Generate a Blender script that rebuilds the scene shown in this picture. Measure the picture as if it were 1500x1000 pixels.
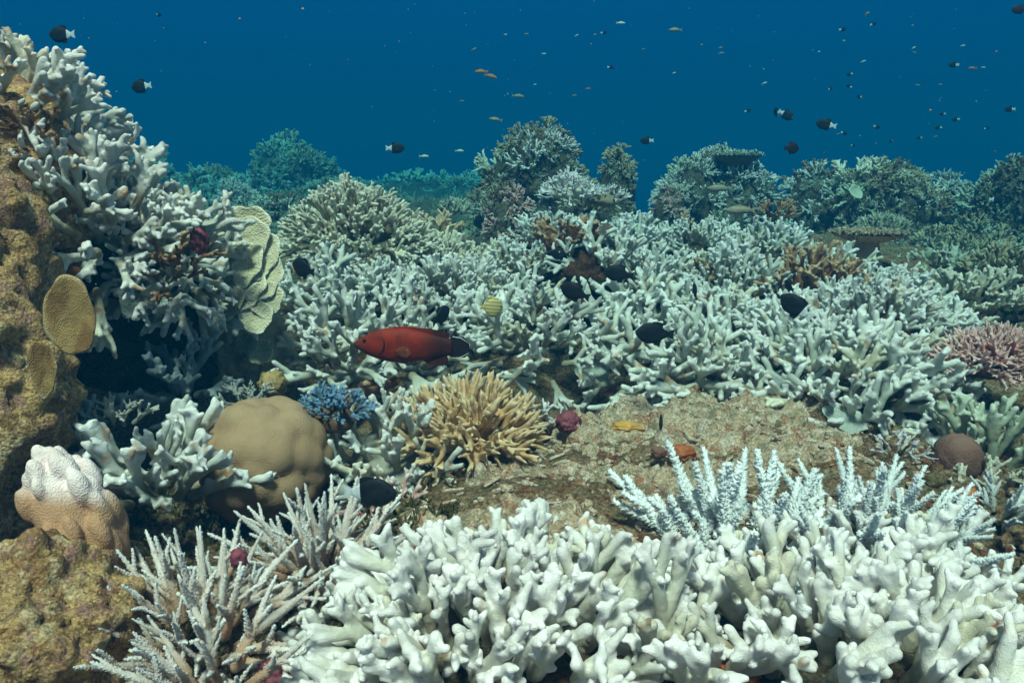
import bpy, math, random
import numpy as np
from mathutils import Vector, Matrix, Quaternion

PI = math.pi
rnd = random.Random(7)
C = bpy.context.scene.collection
scene = bpy.context.scene
for o in list(bpy.data.objects):
    bpy.data.objects.remove(o)

# ------------------------------------------------------------------ camera
CAM_Z, PITCH, FOC = 0.62, math.radians(12.9), 1177.0
cam_d = bpy.data.cameras.new('camera')
cam = bpy.data.objects.new('camera', cam_d); C.objects.link(cam)
cam.location = (0, 0, CAM_Z)
cam.rotation_euler = (PI / 2 - PITCH, 0, 0)
cam_d.sensor_width = 36.0
cam_d.lens = 36.0 * FOC / 1500.0
cam_d.clip_start = 0.02
cam_d.clip_end = 2000
scene.camera = cam

# ------------------------------------------------------------------ world: daylight seen from under water
SUN_EL, SUN_AZ = math.radians(60), math.radians(186)      # azimuth clockwise from +Y
world = bpy.data.worlds.new('World'); scene.world = world
world.use_nodes = True
nt = world.node_tree; nt.nodes.clear()
N, Lk = nt.nodes.new, nt.links.new
sky = N('ShaderNodeTexSky'); sky.sky_type = 'NISHITA'; sky.sun_disc = False
sky.sun_elevation = SUN_EL; sky.sun_rotation = SUN_AZ
tc = N('ShaderNodeTexCoord'); sep = N('ShaderNodeSeparateXYZ')
Lk(tc.outputs['Generated'], sep.inputs[0])
mr = N('ShaderNodeMapRange'); mr.interpolation_type = 'SMOOTHSTEP'      # edge of Snell's window
mr.inputs['From Min'].default_value = 0.30; mr.inputs['From Max'].default_value = 0.80
Lk(sep.outputs['Z'], mr.inputs['Value'])
tint = N('ShaderNodeMix'); tint.data_type = 'RGBA'; tint.blend_type = 'MULTIPLY'
tint.inputs['Factor'].default_value = 1.0
Lk(sky.outputs[0], tint.inputs['A']); tint.inputs['B'].default_value = (1.42, .95, 0.54, 1)
mrw = N('ShaderNodeMapRange')
mrw.inputs['From Min'].default_value = -0.1; mrw.inputs['From Max'].default_value = 0.35
Lk(sep.outputs['Z'], mrw.inputs['Value'])
wat = N('ShaderNodeMix'); wat.data_type = 'RGBA'
wat.inputs['A'].default_value = (0.00, 0.42, 1.15, 1)      # open water beside and below
wat.inputs['B'].default_value = (0.00, 0.86, 2.5, 1)
Lk(mrw.outputs[0], wat.inputs['Factor'])
mx = N('ShaderNodeMix'); mx.data_type = 'RGBA'
Lk(mr.outputs[0], mx.inputs['Factor']); Lk(wat.outputs['Result'], mx.inputs['A']); Lk(tint.outputs['Result'], mx.inputs['B'])
bg = N('ShaderNodeBackground'); bg.inputs['Strength'].default_value = 0.10
Lk(mx.outputs['Result'], bg.inputs['Color'])
ow = N('ShaderNodeOutputWorld'); Lk(bg.outputs[0], ow.inputs['Surface'])

# ------------------------------------------------------------------ sun, spread by the rippled surface
sd = bpy.data.lights.new('sun', 'SUN'); sun = bpy.data.objects.new('sun', sd); C.objects.link(sun)
sd.energy = 5.0; sd.angle = math.radians(9); sd.color = (1.0, 0.755, 0.60)
sdir = Vector((math.sin(SUN_AZ) * math.cos(SUN_EL), math.cos(SUN_AZ) * math.cos(SUN_EL), math.sin(SUN_EL)))
sun.rotation_euler = sdir.to_track_quat('Z', 'Y').to_euler()
sun.location = (0, 0, 3)

# ------------------------------------------------------------------ exposure and render
vs = scene.view_settings
vs.view_transform = 'Standard'; vs.look = 'None'; vs.gamma = 1.0; vs.exposure = 0.42; vs.use_curve_mapping = False
scene.render.engine = 'CYCLES'
cy = scene.cycles
cy.max_bounces = 5; cy.diffuse_bounces = 3; cy.glossy_bounces = 2; cy.transmission_bounces = 2
cy.volume_bounces = 1; cy.transparent_max_bounces = 6
cy.use_denoising = True
try:
    cy.denoiser = 'OPENIMAGEDENOISE'; cy.denoising_input_passes = 'RGB_ALBEDO_NORMAL'
except Exception: pass
cy.use_adaptive_sampling = True; cy.adaptive_threshold = 0.02

# ------------------------------------------------------------------ helpers
def at(px, py, Y):
    """world point on the line of sight through photo pixel (1500x1000) at world depth Y"""
    u, v = (px - 750) / FOC, -(py - 500) / FOC
    cp, sp = math.cos(PITCH), math.sin(PITCH)
    d = Vector((u, cp + v * sp, -sp + v * cp))
    return Vector((0, 0, CAM_Z)) + d * (Y / d.y)

def U(a, b): return rnd.uniform(a, b)

def vnoise(P, seed=0):
    P = np.asarray(P, float); F = np.floor(P).astype(np.int64); f = P - F; f = f * f * (3 - 2 * f)
    def h(i, j, k):
        n = (i * 374761393 + j * 668265263 + k * 2147483647 + seed * 974634777) & 0xffffffff
        n = ((n ^ (n >> 13)) * 1274126177) & 0xffffffff
        n = ((n ^ (n >> 16)) * 2246822519) & 0xffffffff
        return ((n >> 8) & 0xffff) / 32767.5 - 1
    r = 0
    for a in (0, 1):
        for b in (0, 1):
            for c in (0, 1):
                w = (f[:, 0] if a else 1 - f[:, 0]) * (f[:, 1] if b else 1 - f[:, 1]) * (f[:, 2] if c else 1 - f[:, 2])
                r = r + w * h(F[:, 0] + a, F[:, 1] + b, F[:, 2] + c)
    return r

def fbm(P, sc, octv=4, seed=0, gain=.5):
    r = 0; a = 1
    for o in range(octv):
        r = r + a * vnoise(np.asarray(P) * sc + o * 17.3, seed + o); a *= gain; sc *= 2.03
    return r

def worley(P, sc, seed=0):
    P = np.asarray(P, float) * sc; F = np.floor(P).astype(np.int64)
    best = np.full(len(P), 9.0)
    for a in (-1, 0, 1):
        for b in (-1, 0, 1):
            for c in (-1, 0, 1):
                G = F + (a, b, c)
                J = []
                for q in range(3):
                    n = (G[:, 0] * 73856093 ^ G[:, 1] * 19349663 ^ G[:, 2] * 83492791 ^ (seed + q * 7919) * 2654435) & 0xffffffff
                    n = ((n ^ (n >> 15)) * 2246822519) & 0xffffffff
                    n = ((n ^ (n >> 13)) * 3266489917) & 0xffffffff
                    J.append(((n >> 8) & 0xffff) / 65535.0)
                D = P - G - np.stack(J, 1)
                best = np.minimum(best, (D * D).sum(1))
    return np.sqrt(best)

class MB:
    """vertex and face collector"""
    def __init__(s): s.v = []; s.f = []
    def add(s, vs_, fs_):
        n = len(s.v); s.v.extend(vs_); s.f.extend([tuple(i + n for i in f) for f in fs_])
    def tube(s, pts, rad, sides=8, cap=True, tip=True, flat=1.0):
        """tube along pts, hemispherical or pointed ends"""
        pts = [Vector(p) for p in pts]; rings = []; R = []
        t0 = (pts[1] - pts[0]).normalized(); t1 = (pts[-1] - pts[-2]).normalized()
        P2, R2 = [], []
        if cap:
            P2 += [pts[0] - t0 * rad[0] * .8]; R2 += [rad[0] * .55]
        P2 += pts; R2 += list(rad)
        if tip:
            P2 += [pts[-1] + t1 * rad[-1] * .6, pts[-1] + t1 * rad[-1] * .95]; R2 += [rad[-1] * .75, rad[-1] * .3]
        ref = Vector((0.13, 0.31, 0.94)) if abs(t0.z) < .9 else Vector((.95, .2, .1))
        vs_, fs_ = [], []
        u = t0.cross(ref).normalized()
        for i, p in enumerate(P2):
            t = (P2[min(i + 1, len(P2) - 1)] - P2[max(i - 1, 0)]).normalized()
            u = (u - t * u.dot(t)).normalized(); w = t.cross(u)
            for k in range(sides):
                a = 2 * PI * k / sides
                vs_.append(p + (u * math.cos(a) + w * math.sin(a) * flat) * R2[i])
            if i:
                b = (i - 1) * sides
                for k in range(sides):
                    fs_.append((b + k, b + (k + 1) % sides, b + sides + (k + 1) % sides, b + sides + k))
        fs_.append(tuple(reversed(range(sides)))); b = (len(P2) - 1) * sides
        fs_.append(tuple(b + k for k in range(sides)))
        s.add([tuple(v) for v in vs_], fs_)
    def spike(s, p, d, L, r, sides=3):
        d = d.normalized(); u = d.orthogonal().normalized(); w = d.cross(u)
        vs_ = [tuple(p + (u * math.cos(2 * PI * k / sides) + w * math.sin(2 * PI * k / sides)) * r) for k in range(sides)] + [tuple(p + d * L)]
        s.add(vs_, [(k, (k + 1) % sides, sides) for k in range(sides)])
    def blob(s, c, r, seed=0, disp=.15, sc=2.0, sub=2):
        vs_, fs_ = ICO[sub]
        A = vs_ * (1 + disp * vnoise(vs_ * sc + seed * 3.7, seed))[:, None] * np.array(r) + np.array(c)
        s.add([tuple(v) for v in A.tolist()], fs_)
    def mesh(s, name, mat=None, smooth=True):
        me = bpy.data.meshes.new(name); me.from_pydata([tuple(v) for v in s.v], [], s.f)
        if smooth: me.polygons.foreach_set('use_smooth', [True] * len(me.polygons))
        if mat: me.materials.append(mat)
        me.update()
        return me

def ico(sub):
    import bmesh
    bm = bmesh.new(); bmesh.ops.create_icosphere(bm, subdivisions=sub, radius=1)
    v = np.array([x.co[:] for x in bm.verts]); f = [tuple(q.index for q in x.verts) for x in bm.faces]
    bm.free(); return v, f
ICO = {k: ico(k) for k in (1, 2, 3, 4, 5, 6)}

def obj(name, data, parent=None, loc=None, rot=None, sc=None, mat=None):
    o = bpy.data.objects.new(name, data); C.objects.link(o)
    if parent: o.parent = parent
    if loc is not None: o.location = loc
    if rot is not None:
        if isinstance(rot, Quaternion): o.rotation_mode = 'QUATERNION'; o.rotation_quaternion = rot
        else: o.rotation_euler = rot
    if sc is not None: o.scale = (sc, sc, sc) if isinstance(sc, (int, float)) else sc
    if mat:
        o.material_slots[0].link = 'OBJECT'; o.material_slots[0].material = mat
    return o

def tag(o, label=None, cat=None, group=None, kind=None):
    if label: o['label'] = label
    if cat: o['category'] = cat
    if group: o['group'] = group
    if kind: o['kind'] = kind
    return o

def get_co(me):
    a = np.empty(len(me.vertices) * 3); me.vertices.foreach_get('co', a); return a.reshape(-1, 3)
def set_co(me, a):
    me.vertices.foreach_set('co', np.asarray(a, float).ravel()); me.update()
def get_no(me):
    a = np.empty(len(me.vertices) * 3); me.vertices.foreach_get('normal', a); return a.reshape(-1, 3)
def set_attr(me, name, vals):
    at_ = me.attributes.new(name, 'FLOAT', 'POINT'); at_.data.foreach_set('value', np.asarray(vals, float))

def remesh(mb, name, voxel, mat, smooth=3, fac=.5):
    me = mb.mesh(name + '_raw'); o = bpy.data.objects.new(name + '_tmp', me); C.objects.link(o)
    m = o.modifiers.new('r', 'REMESH'); m.mode = 'VOXEL'; m.voxel_size = voxel; m.use_smooth_shade = True
    if smooth:
        m = o.modifiers.new('s', 'SMOOTH'); m.iterations = smooth; m.factor = fac
    dg = bpy.context.evaluated_depsgraph_get()
    out = bpy.data.meshes.new_from_object(o.evaluated_get(dg), depsgraph=dg)
    out.name = name; out.materials.clear(); out.materials.append(mat)
    out.polygons.foreach_set('use_smooth', [True] * len(out.polygons))
    bpy.data.objects.remove(o); bpy.data.meshes.remove(me)
    return out

# ------------------------------------------------------------------ materials
def new_mat(name, rough=.75, spec=.25):
    m = bpy.data.materials.new(name); m.use_nodes = True; t = m.node_tree
    b = t.nodes['Principled BSDF']; b.inputs['Roughness'].default_value = rough
    b.inputs['Specular IOR Level'].default_value = spec
    return m, t, b

def mixc(t, fac, a, b, mode='MIX'):
    n = t.nodes.new('ShaderNodeMix'); n.data_type = 'RGBA'; n.blend_type = mode
    for sock, v in (('Factor', fac), ('A', a), ('B', b)):
        i = n.inputs[sock]
        if hasattr(v, 'is_linked') or hasattr(v, 'links'): t.links.new(v, i)
        elif sock == 'Factor': i.default_value = v
        else: i.default_value = (*v, 1) if len(v) == 3 else v
    return n.outputs['Result']

def noise_(t, sc, det=3, vec=None, rough=.6):
    n = t.nodes.new('ShaderNodeTexNoise'); n.inputs['Scale'].default_value = sc
    n.inputs['Detail'].default_value = det; n.inputs['Roughness'].default_value = rough
    if vec: t.links.new(vec, n.inputs['Vector'])
    return n.outputs['Fac']

def rng(t, v, a, b, c=0., d=1.):
    n = t.nodes.new('ShaderNodeMapRange'); n.interpolation_type = 'SMOOTHSTEP'
    t.links.new(v, n.inputs['Value'])
    for k, x in (('From Min', a), ('From Max', b), ('To Min', c), ('To Max', d)): n.inputs[k].default_value = x
    return n.outputs[0]

def vor(t, sc, vec=None, feat='F1'):
    n = t.nodes.new('ShaderNodeTexVoronoi'); n.inputs['Scale'].default_value = sc; n.feature = feat
    if vec: t.links.new(vec, n.inputs['Vector'])
    return n.outputs['Distance']

def bump(t, b, h, dist, strength=1., prev=None):
    n = t.nodes.new('ShaderNodeBump'); n.inputs['Distance'].default_value = dist; n.inputs['Strength'].default_value = strength
    t.links.new(h, n.inputs['Height'])
    if prev: t.links.new(prev, n.inputs['Normal'])
    t.links.new(n.outputs[0], b.inputs['Normal']); return n.outputs[0]

def coral_mat(name, body, tipc, basec, stain=(.25, .13, .05), stain_amt=.15, polyp=520, pd=.0008, spec=.2, vary=.14):
    m, t, b = new_mat(name, .8, spec)
    tcn = t.nodes.new('ShaderNodeTexCoord').outputs['Object']
    oi = t.nodes.new('ShaderNodeObjectInfo')
    def att(n):
        a = t.nodes.new('ShaderNodeAttribute'); a.attribute_name = n; return a.outputs['Fac']
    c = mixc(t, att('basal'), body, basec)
    c = mixc(t, att('tip'), c, tipc)
    n1 = noise_(t, 28, 3, tcn)
    c = mixc(t, rng(t, n1, .35, .75, .0, .35), c, [x * .72 for x in body])
    # patches of turf algae, different on every branch
    vadd = t.nodes.new('ShaderNodeVectorMath'); vadd.operation = 'ADD'
    cmb = t.nodes.new('ShaderNodeCombineXYZ')
    mm = t.nodes.new('ShaderNodeMath'); mm.operation = 'MULTIPLY'; mm.inputs[1].default_value = 37.
    t.links.new(oi.outputs['Random'], mm.inputs[0]); t.links.new(mm.outputs[0], cmb.inputs[0])
    t.links.new(tcn, vadd.inputs[0]); t.links.new(cmb.outputs[0], vadd.inputs[1])
    n2 = noise_(t, 16, 2, vadd.outputs[0])
    c = mixc(t, rng(t, n2, .70 - stain_amt, .78 - stain_amt * .7, 0, .8), c, stain)
    v = rng(t, oi.outputs['Random'], 0, 1, 1 - vary, 1 + vary * .35)
    vm = t.nodes.new('ShaderNodeVectorMath'); vm.operation = 'SCALE'
    t.links.new(c, vm.inputs[0]); t.links.new(v, vm.inputs['Scale'])
    t.links.new(vm.outputs[0], b.inputs['Base Color'])
    p1 = bump(t, b, vor(t, polyp, tcn), pd * 1.6, 1.)
    bump(t, b, noise_(t, 110, 3, tcn), .0018, .5, p1)
    return m

def ground_mat(name, cols, sc=9., bd=.02, dark=.5):
    """mottled encrusted rock: cols = list of colours, first is the most common"""
    m, t, b = new_mat(name, .9, .15)
    g = t.nodes.new('ShaderNodeNewGeometry').outputs['Position']
    c = tuple(cols[0])
    for i, k in enumerate(cols[1:]):
        vadd = t.nodes.new('ShaderNodeVectorMath'); vadd.operation = 'ADD'; t.links.new(g, vadd.inputs[0])
        vadd.inputs[1].default_value = (i * 3.1, i * 7.7, i * 1.3)
        f = noise_(t, sc * (1 + .45 * i), 6, vadd.outputs[0], .68)
        c = mixc(t, rng(t, f, .50, .60), c, k)
    f = noise_(t, sc * 13, 3, g); c = mixc(t, rng(t, f, .38, .62), mixc(t, 1.0, c, (dark, dark, dark), 'MULTIPLY'), c)
    f = noise_(t, sc * 30, 2, g); c = mixc(t, rng(t, f, .60, .70, 0, .55), c, [min(1, x * 1.9 + .05) for x in cols[0]])
    t.links.new(c, b.inputs['Base Color'])
    p = bump(t, b, noise_(t, sc * 2.5, 8, g, .75), bd, .9)
    bump(t, b, vor(t, sc * 12, g), bd * .35, .7, p)
    return m

WHITE = coral_mat('bleached_coral', (.60, .62, .55), (.88, .87, .88), (.32, .28, .20), stain=(.46, .24, .09), stain_amt=.09)  # brownish dead bases, darkened further to paint shade between the fingers
WHITEF = coral_mat('bleached_coral_near', (.68, .67, .58), (.90, .87, .92), (.28, .24, .16), stain=(.5, .3, .14), stain_amt=.05, polyp=520, pd=.0005)  # base colour likewise deepened beyond its own brown, as painted shade
CREAM = coral_mat('cream_coral', (.64, .60, .46), (.82, .79, .68), (.26, .20, .12), stain_amt=.10)
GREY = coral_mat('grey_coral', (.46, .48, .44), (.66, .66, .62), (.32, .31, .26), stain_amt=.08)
ORANGEC = coral_mat('rusty_coral', (.40, .20, .09), (.62, .45, .30), (.24, .09, .03), stain=(.15, .04, .015), stain_amt=.2)
SPIKY = coral_mat('tan_staghorn', (.78, .62, .53), (.92, .95, .98), (.54, .32, .20), stain_amt=.08, pd=.0008)
LILAC = coral_mat('lilac_staghorn', (.80, .86, .90), (.90, .94, .98), (.56, .58, .50), stain_amt=.02, pd=.0006)
YELLOW = coral_mat('yellow_staghorn', (.58, .34, .15), (.82, .66, .44), (.38, .19, .07), stain_amt=.05)
PINKC = coral_mat('pink_coral', (.80, .38, .30), (.95, .78, .78), (.40, .12, .08), stain_amt=.08)
BLUEC = coral_mat('blue_coral', (.16, .28, .42), (.30, .55, .85), (.13, .10, .09), stain_amt=.0)
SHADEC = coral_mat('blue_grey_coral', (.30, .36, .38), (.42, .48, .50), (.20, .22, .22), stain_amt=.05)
TEALC = coral_mat('pale_green_coral', (.45, .50, .38), (.66, .70, .58), (.25, .26, .18), stain_amt=.12)
OLIVEC = coral_mat('olive_coral', (.36, .31, .18), (.58, .52, .36), (.20, .15, .08), stain_amt=.15)
BROWNC = coral_mat('brown_coral', (.20, .13, .08), (.36, .27, .19), (.12, .07, .04), stain_amt=.15)
SNOW = coral_mat('snow_white_coral', (.84, .80, .84), (.90, .86, .92), (.55, .50, .42), stain_amt=.03)
M_GROUND = ground_mat('reef_floor', [(.32, .21, .12), (.25, .14, .07), (.40, .30, .19), (.26, .09, .05), (.19, .16, .08)], 8., .022, .42)
M_BANKSHADE = ground_mat('shade_tinted_bank_rock', [(.12, .09, .055), (.17, .08, .04), (.08, .065, .04), (.15, .14, .08)], 9., .03, .45)  # dark tone stands in for shade in the gaps beneath the corals
M_TAN = ground_mat('sandy_rock', [(.72, .53, .37), (.56, .38, .25), (.82, .68, .55), (.46, .22, .13), (.38, .31, .20)], 14., .014, .6)
M_WALL = ground_mat('ochre_rock', [(.80, .50, .22), (.52, .27, .12), (.86, .65, .38), (.52, .28, .22), (.32, .17, .08)], 15., .018, .6)
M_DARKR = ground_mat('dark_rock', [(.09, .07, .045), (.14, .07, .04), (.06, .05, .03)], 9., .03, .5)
M_BOMMIE = ground_mat('bommie_rock', [(.17, .14, .09), (.25, .20, .12), (.09, .07, .05), (.26, .25, .16)], 7., .05, .45)
M_RUBBLE = ground_mat('rubble', [(.62, .47, .34), (.46, .29, .20), (.72, .61, .50)], 25., .004, .5)
M_ALGAE = ground_mat('turf_algae', [(.14, .13, .035), (.22, .15, .04), (.09, .09, .025)], 25., .01, .4)
def flat_mat(name, c1, c2, sc=40, rough=.6, bd=.002, spec=.3, dist=None):
    m, t, b = new_mat(name, rough, spec)
    tcn = t.nodes.new('ShaderNodeTexCoord').outputs['Object']
    c = mixc(t, rng(t, noise_(t, sc, 4, tcn), .38, .64), c1, c2)
    t.links.new(c, b.inputs['Base Color']); bump(t, b, noise_(t, sc * 4, 3, tcn), bd, .8)
    return m
M_MAROON = flat_mat('maroon_sponge', (.24, .06, .08), (.14, .03, .05), 60)
M_RUST = flat_mat('rust_sponge', (.42, .13, .04), (.28, .07, .02), 60)
M_ORANGE = flat_mat('orange_sponge', (.66, .34, .06), (.45, .25, .08), 70)
M_PLATE = flat_mat('pale_plate', (.55, .56, .34), (.42, .45, .26), 22)
M_PLATEB = flat_mat('brown_plate', (.42, .29, .12), (.26, .17, .07), 40, bd=.004)
M_PALEPL = flat_mat('pale_grey_plate', (.42, .47, .44), (.30, .36, .34), 30)

# ------------------------------------------------------------------ the haze of the water
hm = MB(); hv = [(x, y, z) for z in (-6.5, 2.1) for x, y in ((-80, -20), (80, -20), (80, 110), (-80, 110))]
hm.add(hv, [(3, 2, 1, 0), (4, 5, 6, 7), (0, 1, 5, 4), (1, 2, 6, 5), (2, 3, 7, 6), (3, 0, 4, 7)])
mh = bpy.data.materials.new('sea_water'); mh.use_nodes = True; t = mh.node_tree; t.nodes.clear()
pv = t.nodes.new('ShaderNodeVolumePrincipled'); mo = t.nodes.new('ShaderNodeOutputMaterial')
t.links.new(pv.outputs[0], mo.inputs['Volume'])
pv.inputs['Color'].default_value = (0.001, 0.056, 0.130, 1)
pv.inputs['Absorption Color'].default_value = (0.0, 0.50, 0.60, 1)
pv.inputs['Density'].default_value = 0.225
pv.inputs['Anisotropy'].default_value = 0.0
tag(obj('haze', hm.mesh('haze', mh, False)), 'blue sea water fading everything in the distance', 'water', kind='stuff')

# ------------------------------------------------------------------ reef floor
CT = [(-1.6, .5, -.1), (-.8, .5, -.2), (0, .5, -.1), (.6, .5, -.1), (1.2, .5, -.1), (0, -2, -.3), (-3, -2, -.3), (3, -2, -.3),
      (-.5, 1.0, -.15), (-.4, 1.4, -.13), (-.1, 1.05, -.06), (.3, 1.0, -.04), (.8, 1.0, -.06), (1.3, 1.2, -.06),
      (-.15, 1.35, -.03), (.1, 1.5, .0), (.5, 1.3, 0), (.5, 1.7, 0), (.35, 2.15, -.07), (.8, 1.6, -.02), (1.1, 1.6, -.06), (.75, 2.05, -.02),
      (1.4, 1.6, -.08), (1.3, 2.1, -.05), (0, 1.8, -.04), (-.3, 1.75, -.12), (-.7, 1.5, -.14), (-1.2, 1.6, -.2), (-.7, 2.1, -.14), (-.25, 2.1, -.1),
      (.15, 2.2, -.15), (.6, 2.25, -.06), (.95, 2.25, -.02), (-.4, 2.5, -.04), (0, 2.5, .0), (.5, 2.5, .0), (1.0, 2.45, .03), (1.5, 2.4, .03),
      (-.9, 2.6, -.05), (-.5, 2.9, .1), (.1, 2.9, .09), (.8, 2.9, .1), (1.4, 2.9, .1), (2., 2.8, .05),
      (-1.4, 3.4, .0), (-.5, 3.4, .14), (.2, 3.4, .16), (.9, 3.4, .17), (1.6, 3.4, .14), (2.3, 3.4, .06),
      (-2, 4.5, .08), (-.8, 4.5, .14), (.3, 4., .23), (1., 4., .22), (1.8, 4.2, .15), (3, 4.4, .12), (.3, 5, .2), (1.5, 5.2, .15),
      (-3, 6, .22), (-1.5, 6, .22), (0, 6.5, .2), (2, 6.5, .0), (4, 6.5, .0), (-5, 9, .16), (-2, 9, .16), (0, 9, .12), (1.5, 8.5, -.5), (4, 8.5, -.7), (3, 10, -1.2),
      (-7, 12, .0), (-2, 12, .0), (1, 12, -.3), (4, 13, -2), (8, 13, -2), (-5, 17, -1.5), (0, 17, -1.8), (6, 18, -3), (-8, 26, -4), (0, 26, -4), (8, 26, -4.5), (-3, 2, -.2), (-3, 3.5, 0), (4, 2, -.05), (4, 3, .05)]
CT = np.array(CT)
def ground_z(x, y):
    x = np.atleast_1d(np.asarray(x, float)); y = np.atleast_1d(np.asarray(y, float))
    out = np.empty(len(x))
    for s in range(0, len(x), 20000):
        X, Y = x[s:s + 20000, None], y[s:s + 20000, None]
        d2 = ((X - CT[None, :, 0]) ** 2 + (Y - CT[None, :, 1]) ** 2) / (0.05 + .02 * np.maximum(Y, 0) ** 2)
        w = 1 / (d2 + .25) ** 2.5
        out[s:s + 20000] = (w * CT[None, :, 2]).sum(1) / w.sum(1)
    return out
def gz(x, y): return float(ground_z([x], [y])[0])

def floor_sheet(name, xs, ys, drop, detail, mat):
    X, Y = np.meshgrid(xs, ys); X = X.ravel(); Y = Y.ravel()
    Z = ground_z(X, np.minimum(Y, 30)) - drop
    P = np.stack([X, Y, np.zeros_like(X)], 1)
    if detail:
        Z = Z + .022 * fbm(P, 7, 5, 3, .55) + .014 * (0.5 - np.minimum(worley(P, 22, 5), 1)) + .008 * np.maximum(0, .5 - worley(P, 60, 9))
        Z = Z + .05 * vnoise(P * 1.7 + 5, 8) * (Y > 2.5)
    else:
        Z = Z + np.minimum(.02 * Y, .25) * fbm(P, .9, 4, 3)
    nx, ny = len(xs), len(ys)
    me = bpy.data.meshes.new(name)
    i = np.arange(nx * ny).reshape(ny, nx)
    q = np.stack([i[:-1, :-1], i[:-1, 1:], i[1:, 1:], i[1:, :-1]], -1).reshape(-1, 4)
    me.from_pydata(np.stack([X, Y, Z], 1).tolist(), [], q.tolist())
    me.polygons.foreach_set('use_smooth', [True] * len(me.polygons)); me.materials.append(mat)
    return tag(obj(name, me), 'encrusted reef rock floor under the corals', kind='structure')
floor_sheet('reef_floor', np.arange(-1.9, 2.6, .014), np.arange(.3, 4.6, .016), 0, True, M_GROUND)
far_x = np.concatenate([-np.geomspace(200, 3, 40)[:-1], np.linspace(-3, 3, 60), np.geomspace(3, 200, 40)[1:]])
far_y = np.concatenate([[-30, -10, -4, -2, -1, -.4, .0], np.linspace(.2, 4.3, 40), np.geomspace(4.4, 14, 70), np.geomspace(15, 300, 24)])
floor_sheet('sea_bed', far_x, far_y, .06, False, M_BOMMIE)

def raise_rock(name, label, blobs, voxel, mat, amp=.03, fr=9, kind=None, cat='rock', seed=0, smooth=2):
    mb = MB()
    for i, b in enumerate(blobs):
        mb.blob(b[:3], b[3:6] if len(b) > 4 else (b[3],) * 3, seed + i, .12, 1.6, 3)
    me = remesh(mb, name, voxel, mat, smooth)
    co = get_co(me); no = get_no(me)
    d = amp * fbm(co, fr, 5, seed, .58) - amp * .9 * np.minimum(worley(co, fr * 2.2, seed + 3), 1) + amp * .35 * np.maximum(0, .5 - worley(co, fr * 6, seed + 4))
    set_co(me, co + no * d[:, None])
    return tag(obj(name, me), label, cat if kind is None else None, kind=kind)

raise_rock('shade_tinted_bank_rock', 'rock body under the bleached bank, coloured dark to stand for shade', [(-.25, 2.75, -.07, .45, .35, .12), (.3, 2.75, -.05, .5, .36, .14), (.9, 2.8, -.03, .5, .4, .14), (1.35, 2.7, -.05, .45, .4, .14), (.1, 3.4, .02, .6, .5, .15), (.8, 3.5, .04, .6, .5, .15)], .02, M_BANKSHADE, .04, 7, seed=61, kind='structure')  # rock body coloured dark so gaps between the bank corals look shaded
# sandy slab in the middle
raise_rock('rock_slab', 'flat sandy tan rock slab in the open patch at the centre', [(.04, 1.30, -.085, .28, .22, .10), (.2, 1.55, -.10, .46, .34, .115), (.45, 1.8, -.09, .42, .34, .125), (.62, 1.95, -.06, .25, .2, .11), (.55, 1.5, -.1, .3, .3, .1)], .0065, M_TAN, .032, 13, seed=2)

raise_rock('rubble_mound', 'reddish brown crusted rubble mound right of the sandy slab', [(.76, 1.66, -.09, .14, .13, .09), (.92, 1.62, -.1, .14, .12, .09), (.68, 1.85, -.06, .13, .12, .08), (.95, 1.4, -.12, .16, .12, .09)], .008, ground_mat('red_rubble', [(.30, .19, .11), (.26, .10, .06), (.40, .30, .20), (.16, .09, .05)], 20., .015, .4), .03, 16, seed=81)
# left wall
raise_rock('rock_wall', 'ochre encrusted rock wall standing at the left edge', [(-1.13, 1.42, .45, .30, .25, .3), (-1.06, 1.36, .2, .27, .22, .28), (-1.12, 1.35, -.05, .33, .22, .3), (-1.05, 1.5, -.3, .4, .3, .2), (-1.2, 1.7, .55, .3, .3, .25)], .010, M_WALL, .035, 8, seed=11)
raise_rock('boulder', 'pitted pale brown boulder in the bottom left corner', [(-.68, .98, .0, .17, .14, .13), (-.66, .95, -.16, .22, .17, .16), (-.80, 1.0, -.05, .18, .15, .16)], .007, M_WALL, .022, 14, seed=21)
# ridge under the tall white corals, roof of the cavern
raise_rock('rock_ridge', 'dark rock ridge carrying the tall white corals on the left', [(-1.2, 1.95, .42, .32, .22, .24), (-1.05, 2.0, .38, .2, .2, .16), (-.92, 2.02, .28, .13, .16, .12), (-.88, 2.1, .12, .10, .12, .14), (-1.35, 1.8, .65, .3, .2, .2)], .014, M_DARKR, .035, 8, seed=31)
raise_rock('cavern_wall', 'dark back wall of the cavern under the left ridge', [(-1.4, 2.5, .05, .5, .16, .4), (-1.1, 2.45, -.08, .22, .16, .26)], .02, M_DARKR, .04, 6, seed=41, kind='structure')

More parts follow.
